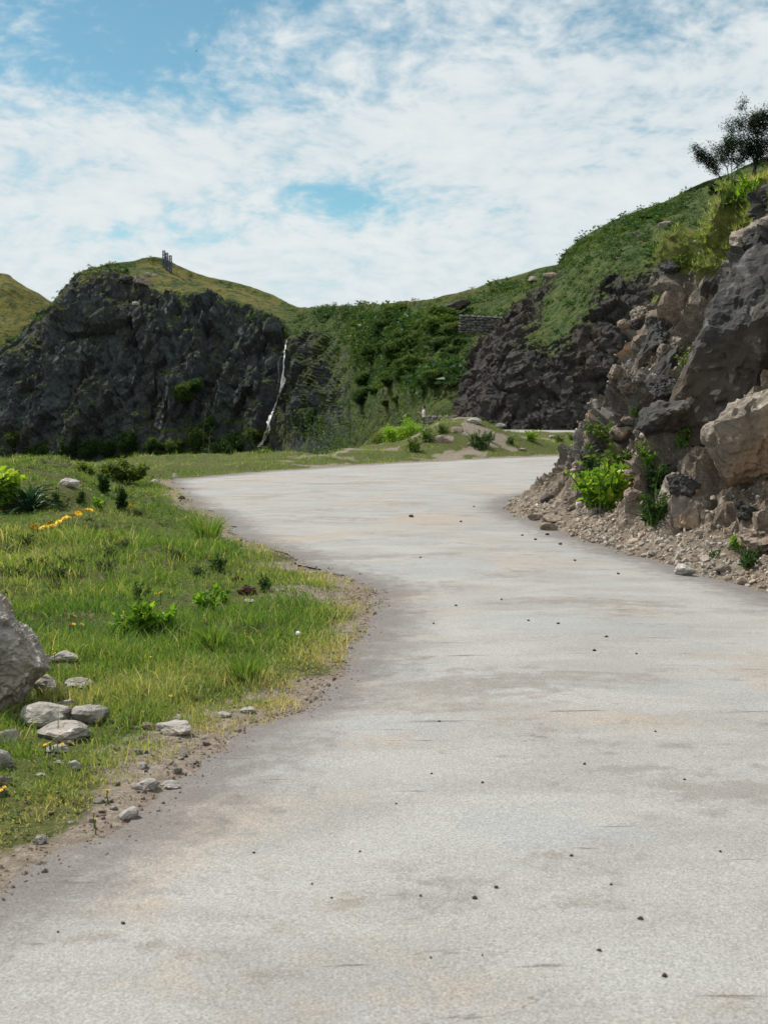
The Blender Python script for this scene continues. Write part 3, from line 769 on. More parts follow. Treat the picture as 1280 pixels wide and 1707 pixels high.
cut_rock('rock', 'dark rock under the turf at top right', 1285, 345, -1.3, (.9, .9, .75), 28, M['slab'], (R(5), R(-10), .4), sub=4)
cut_rock('rock', 'small rock jutting from the skyline of cutting', 1100, 545, -1.15, (.4, .5, .5), 29, M['slab'], (0, R(-20), .2), sub=4)
cut_rock('rock', 'leaning grey rock left of the dark face', 1085, 590, -1.12, (.5, .7, 1.2), 30, M['slab'], (0, R(30), .2), sub=4)
cut_rock('rock', 'dark rock in the upper cutting beside pale scree', 1185, 500, -1.25, (.7, .8, 1.0), 31, M['slab'], (0, R(26), .3), sub=4)
cut_rock('rock', 'low brown rock half way down the toe', 1040, 790, -1.03, (.34, .3, .24), 32, M['brown'], (0, R(-10), .3), sub=3)
cut_rock('rock', 'small tan rock above the weed clump', 1035, 720, -1.05, (.42, .4, .28), 33, M['tan'], (0, R(-14), .3), sub=3)
cut_rock('rock', 'brown rock at right edge foot of cutting', 1268, 905, -1.05, (.5, .5, .42), 34, M['brown'], (0, R(-12), .3), sub=4)
for i, (px, py, a, b_, lab, mt) in enumerate([
        (1144, 960, 36, 22, 'pale stone at road edge below the cutting', 'stone'), (1208, 957, 32, 20, 'tan stone beside the pale one at foot of cutting', 'tan'),
        (893, 868, 24, 13, 'tan stone on the toe of the rubble spit', 'tan'), (925, 872, 40, 14, 'long shadowed stone on the rubble spit', 'brown'), (915, 884, 30, 15, 'rounded brown stone at lower edge of rubble spit', 'brown'),
        (912, 838, 22, 16, 'dark stone on top of the rubble spit', 'pebble'), (1072, 690, 18, 14, 'dark round stone on slope above the weeds', 'slab'), (1240, 975, 20, 14, 'brown stone at right edge of road', 'brown')]):
    put_rock('stone', lab, 'stone', px, py, a, b_, 400 + i, M[mt], sub=3, rough=.08, only=('cut', 'road', 'ground'), group='stones at the foot of the cutting')
# loose rubble one can still tell apart: spit at the toe
rub = [rock_mesh('rubble_stone', 500 + i, (1, .8, .55), 2, 9, .08, M['brown' if i % 3 else 'stone']) for i in range(6)]
kk = 0
while kk < 130:
    u = random.random()
    if u < .6: px, py = random.gauss(915, 38), random.gauss(852, 16)
    else: px = random.uniform(950, 1275); py = np.interp(px, [950, 1280], [892, 978]) + random.gauss(-2, 8)
    l, n = hit(px, py)
    if not (8 < l.y < 30) or below(l.x, l.y, ('cut',)) < -.05: continue
    s = random.choice([.045, .06, .07, .09, .12])
    o = obj('rubble_stone', rub[kk % 6]); o.location = (l.x, l.y, l.z - .12 * s); o.scale = (s, s * random.uniform(.7, 1.1), s * random.uniform(.7, 1.2)); o.rotation_euler = (random.uniform(-.4, .4), random.uniform(-.4, .4), random.uniform(0, 6))
    tag(o, 'loose brown stone in the rubble along the foot of cutting', 'stone', 'loose rubble at foot of the cutting'); kk += 1

emb = [rock_mesh('embedded_rock', 540 + i, (1, .9, .75), 4, 8, .08, M[['slab', 'tan', 'brown', 'slab', 'tan', 'slab'][i]], False) for i in range(6)]
kk = 0
while kk < 60:
    px = random.uniform(985, 1278); py = random.uniform(380, 930)
    l, n = hit(px, py, ('cut',))
    if not (9 < l.y < 28) or l.z < .45 or l.z > 4.0 or (px > 1140 and 420 < py < 850): 
        continue
    s = random.choice([.16, .2, .25, .32, .42]); o = obj('embedded_rock', emb[kk % 6]); o.location = l - n * s * .25
    o.scale = (s, s * random.uniform(.8, 1.2), s * random.uniform(.7, 1.2)); o.rotation_euler = (random.uniform(-.6, .6), random.uniform(-.9, .3), random.uniform(0, 6))
    tag(o, 'angular rock embedded in the face of the cutting', 'rock', 'rocks embedded in the cutting'); kk += 1
# merged small pieces ------------------------------------------------------------
def merge_copies(name, protos, pos, eul, scl, which, mat, attr=None, smooth=False):
    VV, FF, AA, off = [], [], [], 0
    for k, (pv, pf) in enumerate(protos):
        s = which == k
        if not s.any(): continue
        c, s_ = np.cos(eul[s]), np.sin(eul[s])
        x, y, z = [np.broadcast_to(pv[None, :, q], (s.sum(), len(pv))) * scl[s][:, q, None] for q in range(3)]
        y, z = y * c[:, 0, None] - z * s_[:, 0, None], y * s_[:, 0, None] + z * c[:, 0, None]
        x, z = x * c[:, 1, None] + z * s_[:, 1, None], -x * s_[:, 1, None] + z * c[:, 1, None]
        x, y = x * c[:, 2, None] - y * s_[:, 2, None], x * s_[:, 2, None] + y * c[:, 2, None]
        v = np.stack([x, y, z], -1) + pos[s][:, None, :]
        f = pf[None] + (np.arange(s.sum()) * len(pv))[:, None, None] + off
        VV.append(v.reshape(-1, 3)); FF.append(f.reshape(-1, pf.shape[1])); off += v.shape[0] * v.shape[1]
        if attr is not None: AA.append(np.repeat(attr[s], len(pv)))
    return obj(name, fast_mesh(name, np.concatenate(VV), [np.concatenate(FF)], {'tint': np.concatenate(AA)} if attr is not None else None, smooth), mat)
chips = []
for i in range(5):
    D, F = ico(1); r = np.random.default_rng(600 + i); n = r.normal(size=(7, 3)); n /= np.linalg.norm(n, axis=1, keepdims=True)
    dn = D @ n.T; rad = np.minimum(np.where(dn > .01, r.uniform(.5, .95, 7) / np.maximum(dn, .01), 9).min(1), 1.1)
    chips.append((D * rad[:, None] * .5 * np.array([1, .8, .6]), F))
# scree on the cutting
wv = (sst(CSD, -.02, .12) * sst(CSD, 4.4, 3.6) * (.9 + sst(CSD, 1.2, .2)) * ((CY > 9.5) & (CY < 28.5) & (CX < 8.2)) * (.25 + sst(fbm(CV * .9, 3, .5, 601), -.2, .5))).ravel()
ns = 13000
ix = rng.choice(len(wv), ns, p=wv / wv.sum())
pos = CV.reshape(-1, 3)[ix] + rng.normal(0, .015, (ns, 3))
sz = np.exp(rng.normal(-3.25, .55, ns)).clip(.014, .16)
scree = merge_copies('scree', chips, pos, rng.uniform(0, 6.28, (ns, 3)), sz[:, None] * rng.uniform(.6, 1.2, (ns, 3)), rng.integers(0, 5, ns), M['scree'])
tag(scree, 'broken stone chips strewn over the cutting', 'scree', kind='stuff')
# gravel on the shoulders of the road
ns = 6500
si = (rng.beta(1.0, 2.2, ns) * 325).astype(int)
side = rng.random(ns) < .62
offs = np.abs(rng.normal(0, .20, ns)) - rng.random(ns) * .10
tg = np.gradient(RLw, axis=0); tg /= np.linalg.norm(tg, axis=1, keepdims=True)
tr_ = np.gradient(RRw, axis=0); tr_ /= np.linalg.norm(tr_, axis=1, keepdims=True)
gp = np.where(side[:, None], RLw[si] + np.stack([-tg[si, 1], tg[si, 0]], -1) * offs[:, None], RRw[si] - np.stack([-tr_[si, 1], tr_[si, 0]], -1) * (offs * .8)[:, None])
gp = gp + rng.normal(0, .05, gp.shape)
ex = rng.random((1400, 2)) * np.array([1.3, 1.1]) + np.array([-1.25, 9.8]); gp = np.concatenate([gp, ex]); gp = gp[gp[:, 1] > 2.5]
gz, gsd, gpl = H(gp[:, 0], gp[:, 1], True)
gz = np.where(gsd < 0, np.array([below(a, b_, ('road',)) if c < 0 else 0 for (a, b_), c in zip(gp, gsd)]), gz)
n_ = len(gp); sz = np.exp(rng.normal(-4.35, .45, n_)).clip(.006, .045)
gravel = merge_copies('gravel', chips, np.column_stack([gp, gz]), rng.uniform(0, 6.28, (n_, 3)), sz[:, None] * rng.uniform(.6, 1.2, (n_, 3)), rng.integers(0, 5, n_), M['brown'])
tag(gravel, 'fine brown gravel along both road edges', 'gravel', kind='stuff')

# ================================================================== GRASS
def blades(pos, hgt, wid, lean, ang, tint, simple=False):
    """bent blades of grass as one vertex/face set"""
    n = len(pos); dirx, diry = np.cos(ang), np.sin(ang)
    sx, sy = -diry, dirx                                          # blade width is across the lean
    a2 = rng.uniform(0, 6.28, n); sx, sy = np.cos(a2), np.sin(a2)
    def at(f, wf):
        bx = pos[:, 0] + dirx * hgt * lean * f ** 1.8; by = pos[:, 1] + diry * hgt * lean * f ** 1.8; bz = pos[:, 2] + hgt * f * (1 - .25 * lean * f)
        w_ = wid * wf * .5
        return np.stack([bx - sx * w_, by - sy * w_, bz], -1), np.stack([bx + sx * w_, by + sy * w_, bz], -1)
    b0, b1 = at(0, .8); t0, _ = at(1, 0)
    if simple:
        v = np.stack([b0, b1, t0], 1).reshape(-1, 3); k = np.arange(n) * 3
        return v, [np.stack([k, k + 1, k + 2], -1)], np.repeat(tint, 3)
    m0, m1 = at(.55, 1)
    v = np.stack([b0, b1, m1, m0, t0], 1).reshape(-1, 3); k = np.arange(n) * 5
    f3 = np.stack([k + 3, k + 2, k + 4], -1); f4 = np.stack([k, k + 1, k + 2, k + 3], -1)
    return v, [f4, f3], np.repeat(tint, 5)
def verge_points(n, y0, y1, per):
    """tufts on the verge between two distances; returns blade base points"""
    yy = rng.uniform(y0, y1, n); xx = rng.uniform(-.46, .30, n) * yy * 1.0 - .3
    xx = np.where(yy < 34, np.minimum(xx, 0.6), xx)
    z, sd, pl = H(xx, yy, True)
    nz = fbm(np.stack([xx, yy, xx * 0], -1) * 1.3, 3, .5, 131)
    patch = np.exp(-((xx + .55) / .66) ** 2 - ((yy - 10.35) / .5) ** 2)
    bare = sst(fbm(np.stack([xx, yy, xx * 0], -1) * .8, 3, .55, 133), .04, .22) * sst(xx, -.6, -1.6) * .62 * sst(yy, 6.5, 9)
    dens = sst(sd + .42 * nz, -.05, .42) * (1 - .93 * patch) * (1 - bare)
    for (sx_, sy_, sr_) in STONES: dens = np.where(((xx - sx_) ** 2 + (yy - sy_) ** 2) < (sr_ + .03) ** 2, 0, dens)
    bk = sst(fbm(np.stack([xx, yy, xx * 0], -1) * .9, 3, .5, 31), .0, .3) * (yy > 36) * (yy < 62) * (xx > -4); dens = dens * (1 - .75 * bk)
    ok = (rng.random(n) < dens) & (pl < 2.0) & ((xx < 1.0) | (yy > 36))
    return xx[ok], yy[ok], z[ok], sd[ok]
GV, GF4, GF3, GT, off = [], [], [], [], 0
for (n, y0, y1, per, simple) in [(7500, 3.2, 5.6, 12, False), (9500, 5.6, 8.4, 12, False), (11000, 8.4, 15, 10, False), (15000, 15, 29, 9, True), (15000, 29, 58, 7, True)]:
    x, y, z, sd = verge_points(n, y0, y1, per)
    c = np.repeat(np.arange(len(x)), per); m_ = len(c)
    spread = .035 + .0016 * y[c]
    px_, py_ = x[c] + rng.normal(0, 1, m_) * spread, y[c] + rng.normal(0, 1, m_) * spread
    p3 = np.stack([x, y, x * 0], -1)
    hp = fbm(p3 * .7, 3, .5, 141); hp2 = fbm(p3 * 2.3, 2, .5, 142)
    h0 = np.clip(.085 + .085 * hp + .06 * hp2, .025, .26) * (.5 + .5 * sst(sd, .0, .6)) * (1 + 1.0 * (rng.random(len(x)) < .06))
    h0 = h0 * np.where(y > 15, .95, 1)
    hgt = h0[c] * rng.uniform(.4, 1.2, m_)
    wid = np.maximum(.0045, y[c] * .00075) * rng.uniform(.7, 1.3, m_)
    base_t = .39 + .42 * fbm(p3 * .45 + 9, 3, .5, 143) + .24 * fbm(p3 * 1.7, 2, .5, 144) + .5 * sst(sd, .6, .0)
    tint = np.clip(base_t[c] + rng.normal(0, .10, m_) + (rng.random(m_) < .12) * .4, 0, 1)
    zz_ = z[c] - .01
    v, f, tt = blades(np.stack([px_, py_, zz_], -1), hgt, wid, rng.uniform(.1, .95, m_), rng.uniform(0, 6.28, m_), tint, simple)
    GV.append(v); GT.append(tt)
    for q in f: (GF4 if q.shape[1] == 4 else GF3).append(q + off)
    off += len(v)
grass = obj('grass', fast_mesh('grass', np.concatenate(GV), [np.concatenate(GF4), np.concatenate(GF3)], {'tint': np.concatenate(GT)}), M['grass'])
tag(grass, 'green and straw grass covering the verge and bank', 'grass', kind='stuff')
# low broad-leaved plants between the blades
x, y, z, sd = verge_points(9000, 3.4, 30, 1)
c = np.repeat(np.arange(len(x)), 7); m_ = len(c); r_ = np.random.default_rng(77)
gpos = np.stack([x[c] + r_.normal(0, .03, m_), y[c] + r_.normal(0, .03, m_), z[c] + r_.uniform(.01, .07, m_)], -1)
LFQ = np.array([[0, 0, 0], [.4, .3, .06], [1, 0, -.04], [.4, -.3, .06]])
def cover(pos, size, tint):
    n = len(pos); az = r_.uniform(0, 6.28, n); el = r_.uniform(-.2, .7, n)
    lx, ly, lz = [np.broadcast_to(LFQ[None, :, q], (n, 4)) * size[:, None] for q in range(3)]
    lx, lz = lx * np.cos(el)[:, None] - lz * np.sin(el)[:, None], lx * np.sin(el)[:, None] + lz * np.cos(el)[:, None]
    lx, ly = lx * np.cos(az)[:, None] - ly * np.sin(az)[:, None], lx * np.sin(az)[:, None] + ly * np.cos(az)[:, None]
    k = np.arange(n) * 4
    return (np.stack([lx, ly, lz], -1) + pos[:, None]).reshape(-1, 3), np.stack([k, k + 1, k + 2, k + 3], -1), np.repeat(tint, 4)
v, f, tt = cover(gpos, np.maximum(.022, y[c] * .0022) * r_.uniform(.5, 1.6, m_), np.clip(r_.normal(.65, .25, m_), 0, 1))
gc_ = obj('ground_cover', fast_mesh('ground_cover', v, [f], {'tint': tt}, False), M['leaf'])
tag(gc_, 'low broad leaved herbs growing between the grass blades', 'ground cover', kind='stuff')
# turf on the crest of the cutting
wv = (sst(CG, .35, .9) * ((CY > 9) & (CY < 29) & (CX < 8.2)) * sst(CSD, 7, 5)).ravel()
ns = 11000; ix = rng.choice(len(wv), ns, p=wv / wv.sum())
c = np.repeat(ix, 9); m_ = len(c)
pos = CV.reshape(-1, 3)[c] + rng.normal(0, .05, (m_, 3)) * np.array([1, 1, .1])
hn = fbm(CV.reshape(-1, 3)[ix] * 1.2, 2, .5, 151)
v, f, tt = blades(pos, np.repeat(.11 + .07 * hn, 9).clip(.03, .3) * rng.uniform(.6, 1.4, m_), np.full(m_, .014) * rng.uniform(.7, 1.3, m_), rng.uniform(.3, 1.3, m_), rng.normal(3.6, 1.0, m_), np.clip(np.repeat(.68 + .5 * hn, 9) + rng.normal(0, .16, m_), 0, 1), True)
turf = obj('turf_grass', fast_mesh('turf_grass', v, f, {'tint': tt}), M['grass'])
tag(turf, 'yellow green turf overhanging the top of the cutting', 'grass', kind='stuff')

# ================================================================== PLANTS
def tube(path, rad, sides=5):
    """tapered tube along a polyline -> verts, quads"""
    path = np.asarray(path, float); n = len(path); rad = np.broadcast_to(rad, n)
    tg = np.gradient(path, axis=0); tg /= np.maximum(np.linalg.norm(tg, axis=1, keepdims=True), 1e-9)
    ref = np.where(np.abs(tg[:, 2:3]) > .9, np.array([[1., 0, 0]]), np.array([[0, 0, 1.]]))
    a = np.cross(tg, ref); a /= np.linalg.norm(a, axis=1, keepdims=True); b = np.cross(tg, a)
    th = np.linspace(0, 2 * np.pi, sides, endpoint=False)
    v = path[:, None] + rad[:, None, None] * (np.cos(th)[None, :, None] * a[:, None] + np.sin(th)[None, :, None] * b[:, None])
    i = np.arange(n * sides).reshape(n, sides); j = np.roll(i, -1, 1)
    return v.reshape(-1, 3), np.stack([i[:-1], j[:-1], j[1:], i[1:]], -1).reshape(-1, 4)
class Acc:
    def __init__(s): s.v, s.f, s.t, s.n = [], {}, [], 0
    def add(s, v, f, t=0.5):
        s.v.append(v); s.f.setdefault(f.shape[1], []).append(f + s.n); s.t.append(np.broadcast_to(t, len(v))); s.n += len(v)
    def mesh(s, name, smooth=True):
        return fast_mesh(name, np.concatenate(s.v), [np.concatenate(q) for q in s.f.values()], {'tint': np.concatenate(s.t)}, smooth)
LEAFQ = np.array([[0, 0, 0], [.35, .28, .06], [1, 0, -.04], [.35, -.28, .06]])   # pointed leaf, folded on its rib
def leaves(pos, size, r, tint, droop=.3, outward=None):
    n = len(pos)
    az = r.uniform(0, 6.28, n) if outward is None else np.arctan2(outward[:, 1], outward[:, 0]) + r.normal(0, .6, n)
    el = r.normal(droop, .5, n); ro = r.uniform(-1.2, 1.2, n)
    x, y, z = [np.broadcast_to(LEAFQ[None, :, q], (n, 4)) * size[:, None] for q in range(3)]
    y, z = y * np.cos(ro)[:, None] - z * np.sin(ro)[:, None], y * np.sin(ro)[:, None] + z * np.cos(ro)[:, None]
    x, z = x * np.cos(el)[:, None] - z * np.sin(el)[:, None], x * np.sin(el)[:, None] + z * np.cos(el)[:, None]
    x, y = x * np.cos(az)[:, None] - y * np.sin(az)[:, None], x * np.sin(az)[:, None] + y * np.cos(az)[:, None]
    v = (np.stack([x, y, z], -1) + pos[:, None]).reshape(-1, 3)
    k = np.arange(n) * 4
    return v, np.stack([k, k + 1, k + 2, k + 3], -1), np.repeat(tint, 4)
def grow(seed, height, spread, stems, lean=(0, 0), levels=3, trunk_r=.05, clump=.35, leaf=.1, nleaf=40, bare=.25, up=.9, tint=(.5, .2)):
    """a woody plant: stems that fork, each twig end carrying a loose clump of leaves"""
    r = np.random.default_rng(seed); wood, crown = Acc(), Acc()
    def branch(p, d_, L, rad, lv):
        n = 5; path = [p]; q, dd = np.array(p, float), np.array(d_, float)
        for i in range(n):
            dd = dd + r.normal(0, .13, 3) + np.array([0, 0, .06 * up]); dd /= np.linalg.norm(dd); q = q + dd * L / n; path.append(q.copy())
        v, f = tube(path, np.linspace(rad, rad * .55, n + 1), 5 if lv > 1 else 4); wood.add(v, f)
        if lv == 0 or lv == 1:
            for e in path[2:]:
                k = max(2, int(nleaf * r.uniform(.5, 1.3) / 4))
                o_ = r.normal(0, 1, (k, 3)) * clump * np.array([1, 1, .8])
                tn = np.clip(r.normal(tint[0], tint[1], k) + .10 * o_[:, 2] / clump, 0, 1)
                crown.add(*leaves(e + o_ * .6, leaf * r.uniform(.6, 1.3, k), r, tn, .2))
        if lv > 0:
            for i in range(r.integers(3, 5) if lv > 1 else r.integers(2, 4)):
                f_ = r.uniform(bare if lv == levels else .2, 1.0); b_ = path[int(round(f_ * n))]
                a = r.uniform(0, 6.28); sp_ = spread * r.uniform(.6, 1.2)
                nd = dd * .8 + np.array([math.cos(a) * sp_, math.sin(a) * sp_, .25 * up]); nd /= np.linalg.norm(nd)
                branch(b_, nd, L * r.uniform(.45, .68), rad * .5, lv - 1)
    for k in range(stems):
        a = r.uniform(0, 6.28); s_ = spread * .35 * (stems > 1)
        d_ = np.array([math.cos(a) * s_ + lean[0], math.sin(a) * s_ + lean[1], 1.0]); d_ /= np.linalg.norm(d_)
        branch(np.array([r.normal(0, .04 * stems), r.normal(0, .04 * stems), -.05 * height]), d_, height * r.uniform(.5, .62), trunk_r * height / 4, levels)
    return wood.mesh('trunk'), crown.mesh('crown', False)
def plant(name, label, cat, loc, meshes, mats, names=('trunk', 'crown'), rz=0, sc=1.0, group=None):
    e = empty(name, loc, rz); e.scale = (sc,) * 3
    for me, mt, nm in zip(meshes, mats, names):
        o_ = obj(nm, me, mt, e)
        if nm in ('crown', 'foliage'): o_['kind'] = 'stuff'
    return tag(e, label, cat, group)

# the trees on the skyline at the right
for i, (px, py, hpx, lean, lab, ns_) in enumerate([(1224, 306, 108, (-.22, 0), 'leaning dark tree, left one of the skyline trees', 3), (1252, 294, 142, (-.08, 0), 'tallest dark tree on the skyline at right', 2), (1281, 282, 128, (.04, .1), 'dark tree at the right edge of the picture on skyline', 2)]):
    l, n = hit(px, py + 12, ('spur',)); s = l.y / FPX
    plant('tree', lab, 'tree', l - Vector((0, 0, .5)), grow(700 + i, hpx * s * 1.12, .76, ns_, lean, 3, .04, .40, .14, 115, .15, 1.0, (.35, .2)), (M['bark'], M['birch']), group='trees on the skyline')
for i, (px, py, hpx, lab) in enumerate([(1194, 312, 26, 'small dark bush left of the skyline trees'), (1215, 309, 20, 'low dark bush at foot of leaning tree'), (1245, 303, 24, 'low dark bush between the skyline tree trunks'), (1272, 297, 26, 'low dark bush at right edge below trees')]):
    l, n = hit(px, py + 8, ('spur',)); s = l.y / FPX
    plant('bush', lab, 'bush', l - Vector((0, 0, .3)), grow(720 + i, hpx * s, .9, 5, (0, 0), 2, .02, .22, .16, 46, .1, .5, (.3, .2)), (M['bark'], M['birch']), ('stem', 'crown'), group='bushes under the skyline trees')
# bushes on the saddle skyline
for i, (px, py, hpx, lab, tn) in enumerate([(546, 526, 17, 'small round bush alone on the saddle skyline', .3), (577, 527, 16, 'spreading greyish bush on the saddle skyline', .55), (603, 528, 16, 'thin nearly bare bush on the saddle skyline', .5), (501, 527, 14, 'wispy twig bush where cliff meets saddle', .5),
                                      (1075, 360, 16, 'small bush breaking the skyline of green slope', .3), (1090, 356, 14, 'second small bush on the green slope skyline', .3), (1112, 350, 9, 'low bush on skyline right of the pair', .4), (212, 447, 8, 'tiny bush on the cliff summit', .3)]):
    l, n = hit(px, py + 6, ('hills', 'spur')); s = l.y / FPX
    nl = 12 if i in (2, 3) else 40
    plant('bush', lab, 'bush', l - Vector((0, 0, .4)), grow(740 + i, hpx * s * 1.25, .8, 5, (0, 0), 2, .03, .035 * hpx * s, .05 * hpx * s + .05, nl, .15, .6, (tn, .15)), (M['bark'], M['leaf']), ('stem', 'crown'), group='bushes on the skyline')
# shrubs on the slope below the bend, and on the bank
for i, (px, py, Y, hpx, lab, mt, tn) in enumerate([(536, 765, 62, 76, 'dark green shrub below the bend in front of cliff', 'leaf', .5), (574, 765, 58, 64, 'rounded dark shrub right of its twin below the bend', 'leaf', .45), (606, 762, 60, 70, 'green shrub on the slope below the bank', 'leaf', .55),
                                                (664, 752, 51, 44, 'bright lime shrub at left end of the bank', 'bright', .5), (640, 752, 52, 30, 'pale green shrub left of the lime shrub', 'leaf', .9), (480, 770, 62, 36, 'low dark shrub at the waterfall foot', 'leaf', .4), (680, 742, 54, 36, 'low lime shrub behind the lime one', 'bright', .4)]):
    q = P(px, py, Y); s = Y / FPX; z = below(q[0], q[1], ('ground',)); z = min(z, q[2]); top = P(px, py - hpx, Y)[2]; hh_ = max(top - z, .8)
    plant('shrub', lab, 'shrub', (q[0], q[1], z), grow(760 + i, hh_ * 1.1, .75, 6, (0, 0), 2, .03, .11 * hpx * s + .06, .028 * hpx * s + .05, 130, .2, .6, (tn, .2)), (M['bark'], M[mt]), ('stem', 'crown'), group='shrubs round the bend')
# plants on the brow at left
l, n = hit(6, 850, ('ground',)); s = l.y / FPX
plant('shrub', 'yellow green leafy shrub at the left edge of the brow', 'shrub', (l.x - .25, l.y, l.z), grow(780, 82 * s, .75, 6, (0, 0), 2, .02, .11, .13, 70, .15, .6, (.65, .2)), (M['bark'], M['bright']), ('stem', 'crown'))
l, n = hit(190, 800, ('ground',)); s = l.y / FPX
plant('shrub', 'low tawny green shrub on the brow against the dark cliff', 'shrub', l, grow(781, 34 * s, .95, 7, (0, 0), 2, .02, .09, .09, 60, .1, .4, (.85, .15)), (M['bark'], M['leaf']), ('stem', 'crown'))
# spiky strap-leaved plant
def strap_plant(seed, n, L, wd):
    r = np.random.default_rng(seed); out_ = []
    for k in range(n):
        az = r.uniform(0, 6.28); el = r.uniform(.45, 1.45); ln = L * r.uniform(.65, 1.1); m_ = 7
        t_ = np.linspace(0, 1, m_); rr = ln * (t_ * math.cos(el) + .22 * t_ ** 2.6); zz_ = ln * (t_ * math.sin(el) - (.30 + .25 * math.cos(el)) * t_ ** 2.6)
        wv_ = wd * (1 - t_ ** 2.2) * (.6 + .8 * t_ * (1 - t_) * 2) * .5
        c = np.stack([math.cos(az) * rr, math.sin(az) * rr, zz_], -1); sd_ = np.array([-math.sin(az), math.cos(az), 0])
        v = np.stack([c - sd_ * wv_[:, None], c + np.array([0, 0, -.012]) , c + sd_ * wv_[:, None]], 1).reshape(-1, 3)
        i = np.arange(m_ * 3).reshape(m_, 3)
        f = np.concatenate([np.stack([i[:-1, q], i[:-1, q + 1], i[1:, q + 1], i[1:, q]], -1) for q in (0, 1)])
        a = Acc(); a.add(v, f, np.clip(r.normal(.45, .25), 0, 1)); out_.append(a.mesh('leaf'))
    return out_
l, n = hit(50, 852, ('ground',)); s = l.y / FPX
o = empty('strap_leaved_plant', l)
for me in strap_plant(790, 75, 76 * s, .055): obj('leaf', me, M['strap'], o)
tag(o, 'dark green spiky plant with long strap leaves on the brow', 'plant')
# leafy herbs: upright stems with lance leaves
def herb(seed, stems, h, leaf, per=10, spread=.4, broad=False, tint=(.5, .2)):
    r = np.random.default_rng(seed); st, lf = Acc(), Acc()
    for k in range(stems):
        a = r.uniform(0, 6.28); d_ = np.array([math.cos(a), math.sin(a), 0]) * spread * r.uniform(.1, 1); L = h * r.uniform(.6, 1.1)
        t_ = np.linspace(0, 1, 5)[:, None]; b_ = np.array([r.normal(0, .25), r.normal(0, .25), 0]) * h * spread
        path = b_ + np.array([0, 0, L]) * t_ + d_ * L * t_ ** 1.6
        v, f = tube(path, np.linspace(.012, .005, 5) * h / .4, 4); st.add(v, f)
        tt = r.uniform(.12, 1, per); pp_ = b_ + np.array([0, 0, L]) * tt[:, None] + d_ * L * tt[:, None] ** 1.6
        lf.add(*leaves(pp_, leaf * r.uniform(.6, 1.2, per) * (1.15 - .5 * tt), r, np.clip(r.normal(tint[0], tint[1], per), 0, 1), .35 if not broad else .5))
    return st.mesh('stem'), lf.mesh('leaf', False)
for i, (px, py, hpx, lab, st, per, lf, spr, mt, tn) in enumerate([
        (173, 822, 30, 'dark leafy plant on the brow nearest the pale slab', 14, 22, .34, .3, 'leaf', .35), (204, 850, 36, 'tall narrow dark plant left of the road end', 14, 24, .3, .25, 'leaf', .3),
        (137, 838, 28, 'slim green plant left of the dark leafy plant', 6, 16, .3, .25, 'leaf', .5), (165, 850, 22, 'lime green plant tuft on the little scarp', 16, 12, .4, .7, 'bright', .4), (92, 838, 24, 'slim dark plant right of the strap leaves', 6, 14, .3, .3, 'leaf', .5),
        (240, 1050, 46, 'bright green broad leaved plant, left one in mid verge', 16, 9, .55, .9, 'bright', .35), (205, 1055, 34, 'small bright broad leaved plant left of the larger one', 9, 8, .55, .8, 'bright', .3),
        (275, 1048, 34, 'bright leafy plant at the right of the broad leaved pair', 10, 8, .55, .8, 'bright', .4),
        (345, 1020, 40, 'bright green broad leaved plant beside brown soil', 14, 9, .5, .8, 'bright', .35), (375, 1012, 30, 'small bright leafy plant near the bare gravel patch', 8, 8, .5, .7, 'bright', .3),
        (232, 1005, 40, 'thin dark stemmed plant behind bright leaves', 5, 12, .3, .5, 'leaf', .6), (363, 955, 34, 'bushy dark green herb in mid verge', 9, 16, .3, .5, 'leaf', .5), (440, 985, 26, 'low dark herb near the gravel notch', 8, 12, .4, .6, 'leaf', .45),
        (410, 1140, 70, 'tall tuft of long green grass near the verge tip', 0, 0, 0, 0, 'tuft', 0), (355, 1085, 60, 'upright grass tuft in mid verge', 0, 0, 0, 0, 'tuft', 0), (345, 905, 60, 'tall grass tuft at the road edge by the bend', 0, 0, 0, 0, 'tuft', 0)]):
    l, n = hit(px, py, ('ground',)); s = l.y / FPX; h = hpx * s
    if mt == 'tuft':
        k = 170; r_ = rng.normal(0, .3, (k, 2)) * h * .45
        v, f, tt = blades(np.column_stack([r_, np.zeros(k)]), h * rng.uniform(.6, 1.1, k), np.full(k, max(.006, l.y * .0008)), rng.uniform(.2, .9, k), np.arctan2(r_[:, 1], r_[:, 0]), np.clip(rng.normal(.35, .12, k), 0, 1))
        o = obj('grass_tuft', fast_mesh('grass_tuft', v, f, {'tint': tt}), M['grass']); o.location = l; tag(o, lab, 'grass tuft', 'tall tufts on the verge')
    else:
        plant('herb', lab, 'plant', l, herb(800 + i, st, h, lf * h, per, spr, mt == 'bright', (tn, .18)), (M['stem'], M[mt]), ('stem', 'foliage'), group='leafy plants on the verge')
